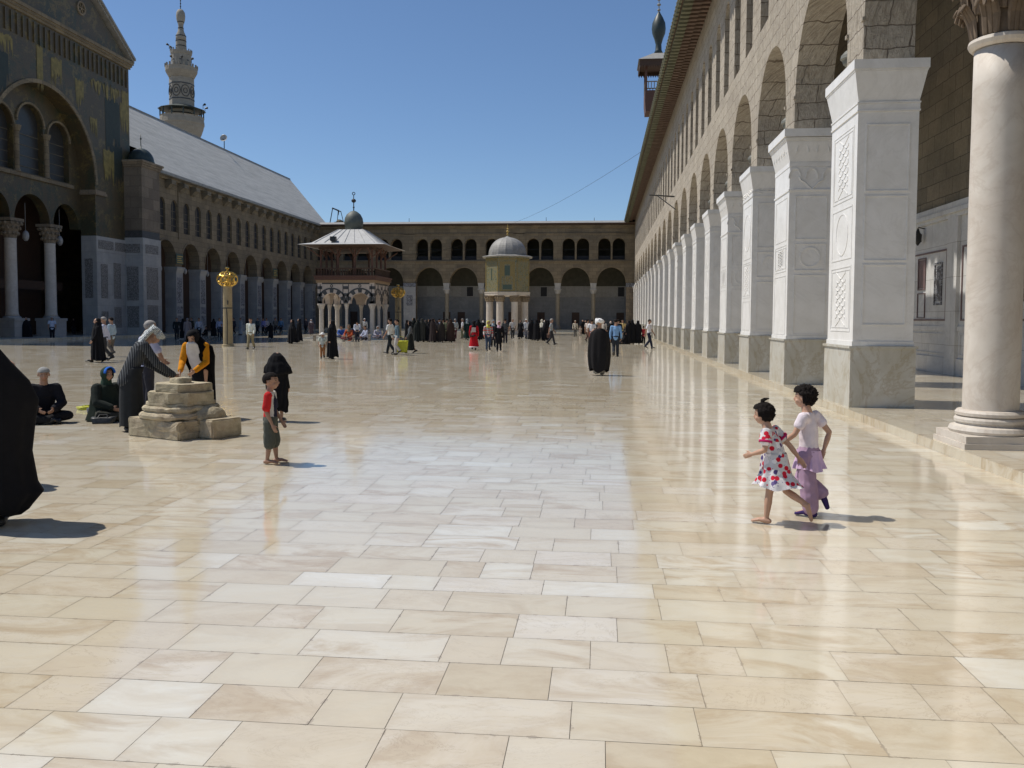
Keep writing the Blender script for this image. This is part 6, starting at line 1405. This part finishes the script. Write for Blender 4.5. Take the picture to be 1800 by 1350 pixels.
def orange_woman():
    P = G(352, 734); H = 1.60
    J = skel(H, pelvis=(0, -.02, .53), waist=(0, .01, .60), chest=(0, .06, .71), neck=(0, .10, .79), head=(0, .155, .855), shR=(.105, .085, .765), shL=(-.105, .085, .765), elR=(.13, .12, .60), wrR=(.09, .25, .51), elL=(-.13, .12, .60), wrL=(-.07, .26, .515), hdir=(0, -.55))
    o = body(J, False, M_skin, M_skin); shoes(J, M_shoe, o)
    garment('orange_top', J, 0, cloth((.62, .24, .012)), o, False, .014, .95, .02); hs = J['hs']
    bm = bmesh.new(); c = J['head']; tube(bm, [c+V3(0, .06, -.09), J['neck']+V3(0, .11, -.02), J['chest']+V3(0, .13, -.03), J['waist']+V3(0, .13, -.02), J['waist']+V3(0, .14, -.12)], [(.07, .03), (.10, .035), (.12, .03), (.11, .025), (.06, .02)], 16, up=(1, 0, 0)); k = obj('white_scarf', bm, cloth((.62, .61, .60)), o, smooth=True, world=False); wrinkle(k.data, 1, .012)
    Rm = head_rot(J); bm = bmesh.new(); secs = [(.04*H, 0, -.07, .24, .20), (.25*H, 0, -.08, .225, .17), (.5*H, 0, -.08, .215, .14), (.66*H, 0, .06, .28, .20), (.76*H, 0, .09, .262, .16), (.81*H, 0, .12, .17, .11)]
    seg = 60; rings = []; 
    for j, (z, cx, cy, rx, ry) in enumerate(secs+[(.87*H, 0, .175, .095, .10), (.91*H, 0, .20, .085, .10), (.94*H, 0, .21, .05, .06)]):
        rg = []
        for i in range(seg+1):
            a = radians(112)+radians(262)*i/seg if 1 < j < 6 else radians(118)+radians(304)*i/seg if j < 6 else radians(128)+radians(284)*i/seg
            w_ = 1+.05*sin(7*a+j)*(1-j/9); rg.append(bm.verts.new((cx+rx*w_*cos(a), cy+ry*w_*sin(a), z)))
        rings.append(rg)
    for a, b in zip(rings, rings[1:]):
        for i in range(seg): bm.faces.new((a[i], a[i+1], b[i+1], b[i]))
    bm.faces.new(rings[-1]); bmesh.ops.solidify(bm, geom=bm.faces[:], thickness=.008)
    obj('chador', bm, cloth(K), o, smooth=True, world=False)
    hood(J, cloth(K), o, 1.12, far=False)
    loft('skirt', [(.05*H, 0, -.01, .16, .14), (.3*H, 0, -.01, .15, .13), (.56*H, 0, 0, .13, .11)], cloth(K), o, 7, .05, 50, 2)
    finish(o, P, VIEW(P)+radians(155), 'woman in black cloak, white scarf and orange sleeves leaning on the stone pedestal')
orange_woman()
chador(488, 741, 1.14, -20, 'small black cloaked figure walking away behind the boy in red shirt', wide=.95, far=False, openface=False, secs=[(.17, .0, -.01, .155, .15), (.28, 0, -.01, .165, .15), (.5, 0, -.01, .165, .14), (.78, 0, 0, .17, .13), (.80, .01, 0, .225, .155), (.9, .01, 0, .21, .15), (1.0, 0, .01, .145, .12), (1.08, 0, .01, .1, .1), (1.13, 0, .01, .05, .05)])
sitter(78, 742, 1.66, 185, 'man in black jacket and white skullcap sitting on the paving', (.014, .014, .018), (.014, .014, .016), far=False, cap=(.30, .30, .29))
sitter(186, 738, 1.62, 215, 'woman with blue and green headscarf sitting on the paving beside the pedestal', (.02, .025, .022), (.05, .05, .04), far=False, scarf=(.03, .055, .04), wrap=(.018, .026, .02))
o = None
def scarf_edge():
    t = bpy.data.objects
    for q in t:
        if q.get('label', '').startswith('woman with blue and green'):
            J = skel(1.62, False, **SIT); c, hs = J['head'], J['hs']; bm = bmesh.new()
            tube(bm, [c+V3(.40*hs*cos(a), .30*hs, (.12+.42*sin(a))*hs) for a in [pi*k/10 for k in range(11)]], [(.05*hs, .16*hs)]*11, 8, capr=True); obj('blue_band', bm, cloth((.03, .14, .55)), q, smooth=True, world=False)
scarf_edge()
bag(152, 720, .0, .3, .2, .06, 'flat yellow plastic bag lying behind the seated woman', (.55, .55, .05), 20, 'plastic_bag')
bag(167, 737, .0, .22, .16, .2, 'small grey bundle bag beside the seated woman', (.10, .09, .11), 10, 'bundle'); bag(182, 744, .0, .36, .2, .1, 'dark flat bag in front of the seated woman', (.02, .022, .022), -10, 'dark_bag')
# ---- big black cloaked women at the left edge ----
def near_chador():
    P = G(-22, 925); H = 1.64; J = skel(H); o = body(J, False, M_skin, M_skin); shoes(J, M_shoe, o)
    loft('chador', [(.10, .02, 0, .22, .20), (.13, .04, 0, .26, .23), (.26, .07, 0, .335, .25), (.34, .065, 0, .30, .24), (.6, .045, 0, .285, .22), (.82, .055, 0, .30, .22), (1.02, .06, 0, .325, .21), (1.18, .04, 0, .28, .2), (1.34, -.01, 0, .20, .16), (1.45, -.03, 0, .14, .13), (1.55, -.03, 0, .12, .12), (1.62, -.03, 0, .09, .1), (1.67, -.03, 0, .04, .05)], cloth(K), o, 7, .07, 160, 5, hemv=.03); wrinkle(bpy.data.objects[-1].data if False else o.children[-1].data, H, .014)
    finish(o, P, VIEW(P), 'nearest figure, black cloaked woman cut off by the left picture edge')
    chador(-58, 852, 1.64, 0, 'black cloaked woman just outside the left edge, casting the narrow shadow', wide=1.0, seed=3)
near_chador()
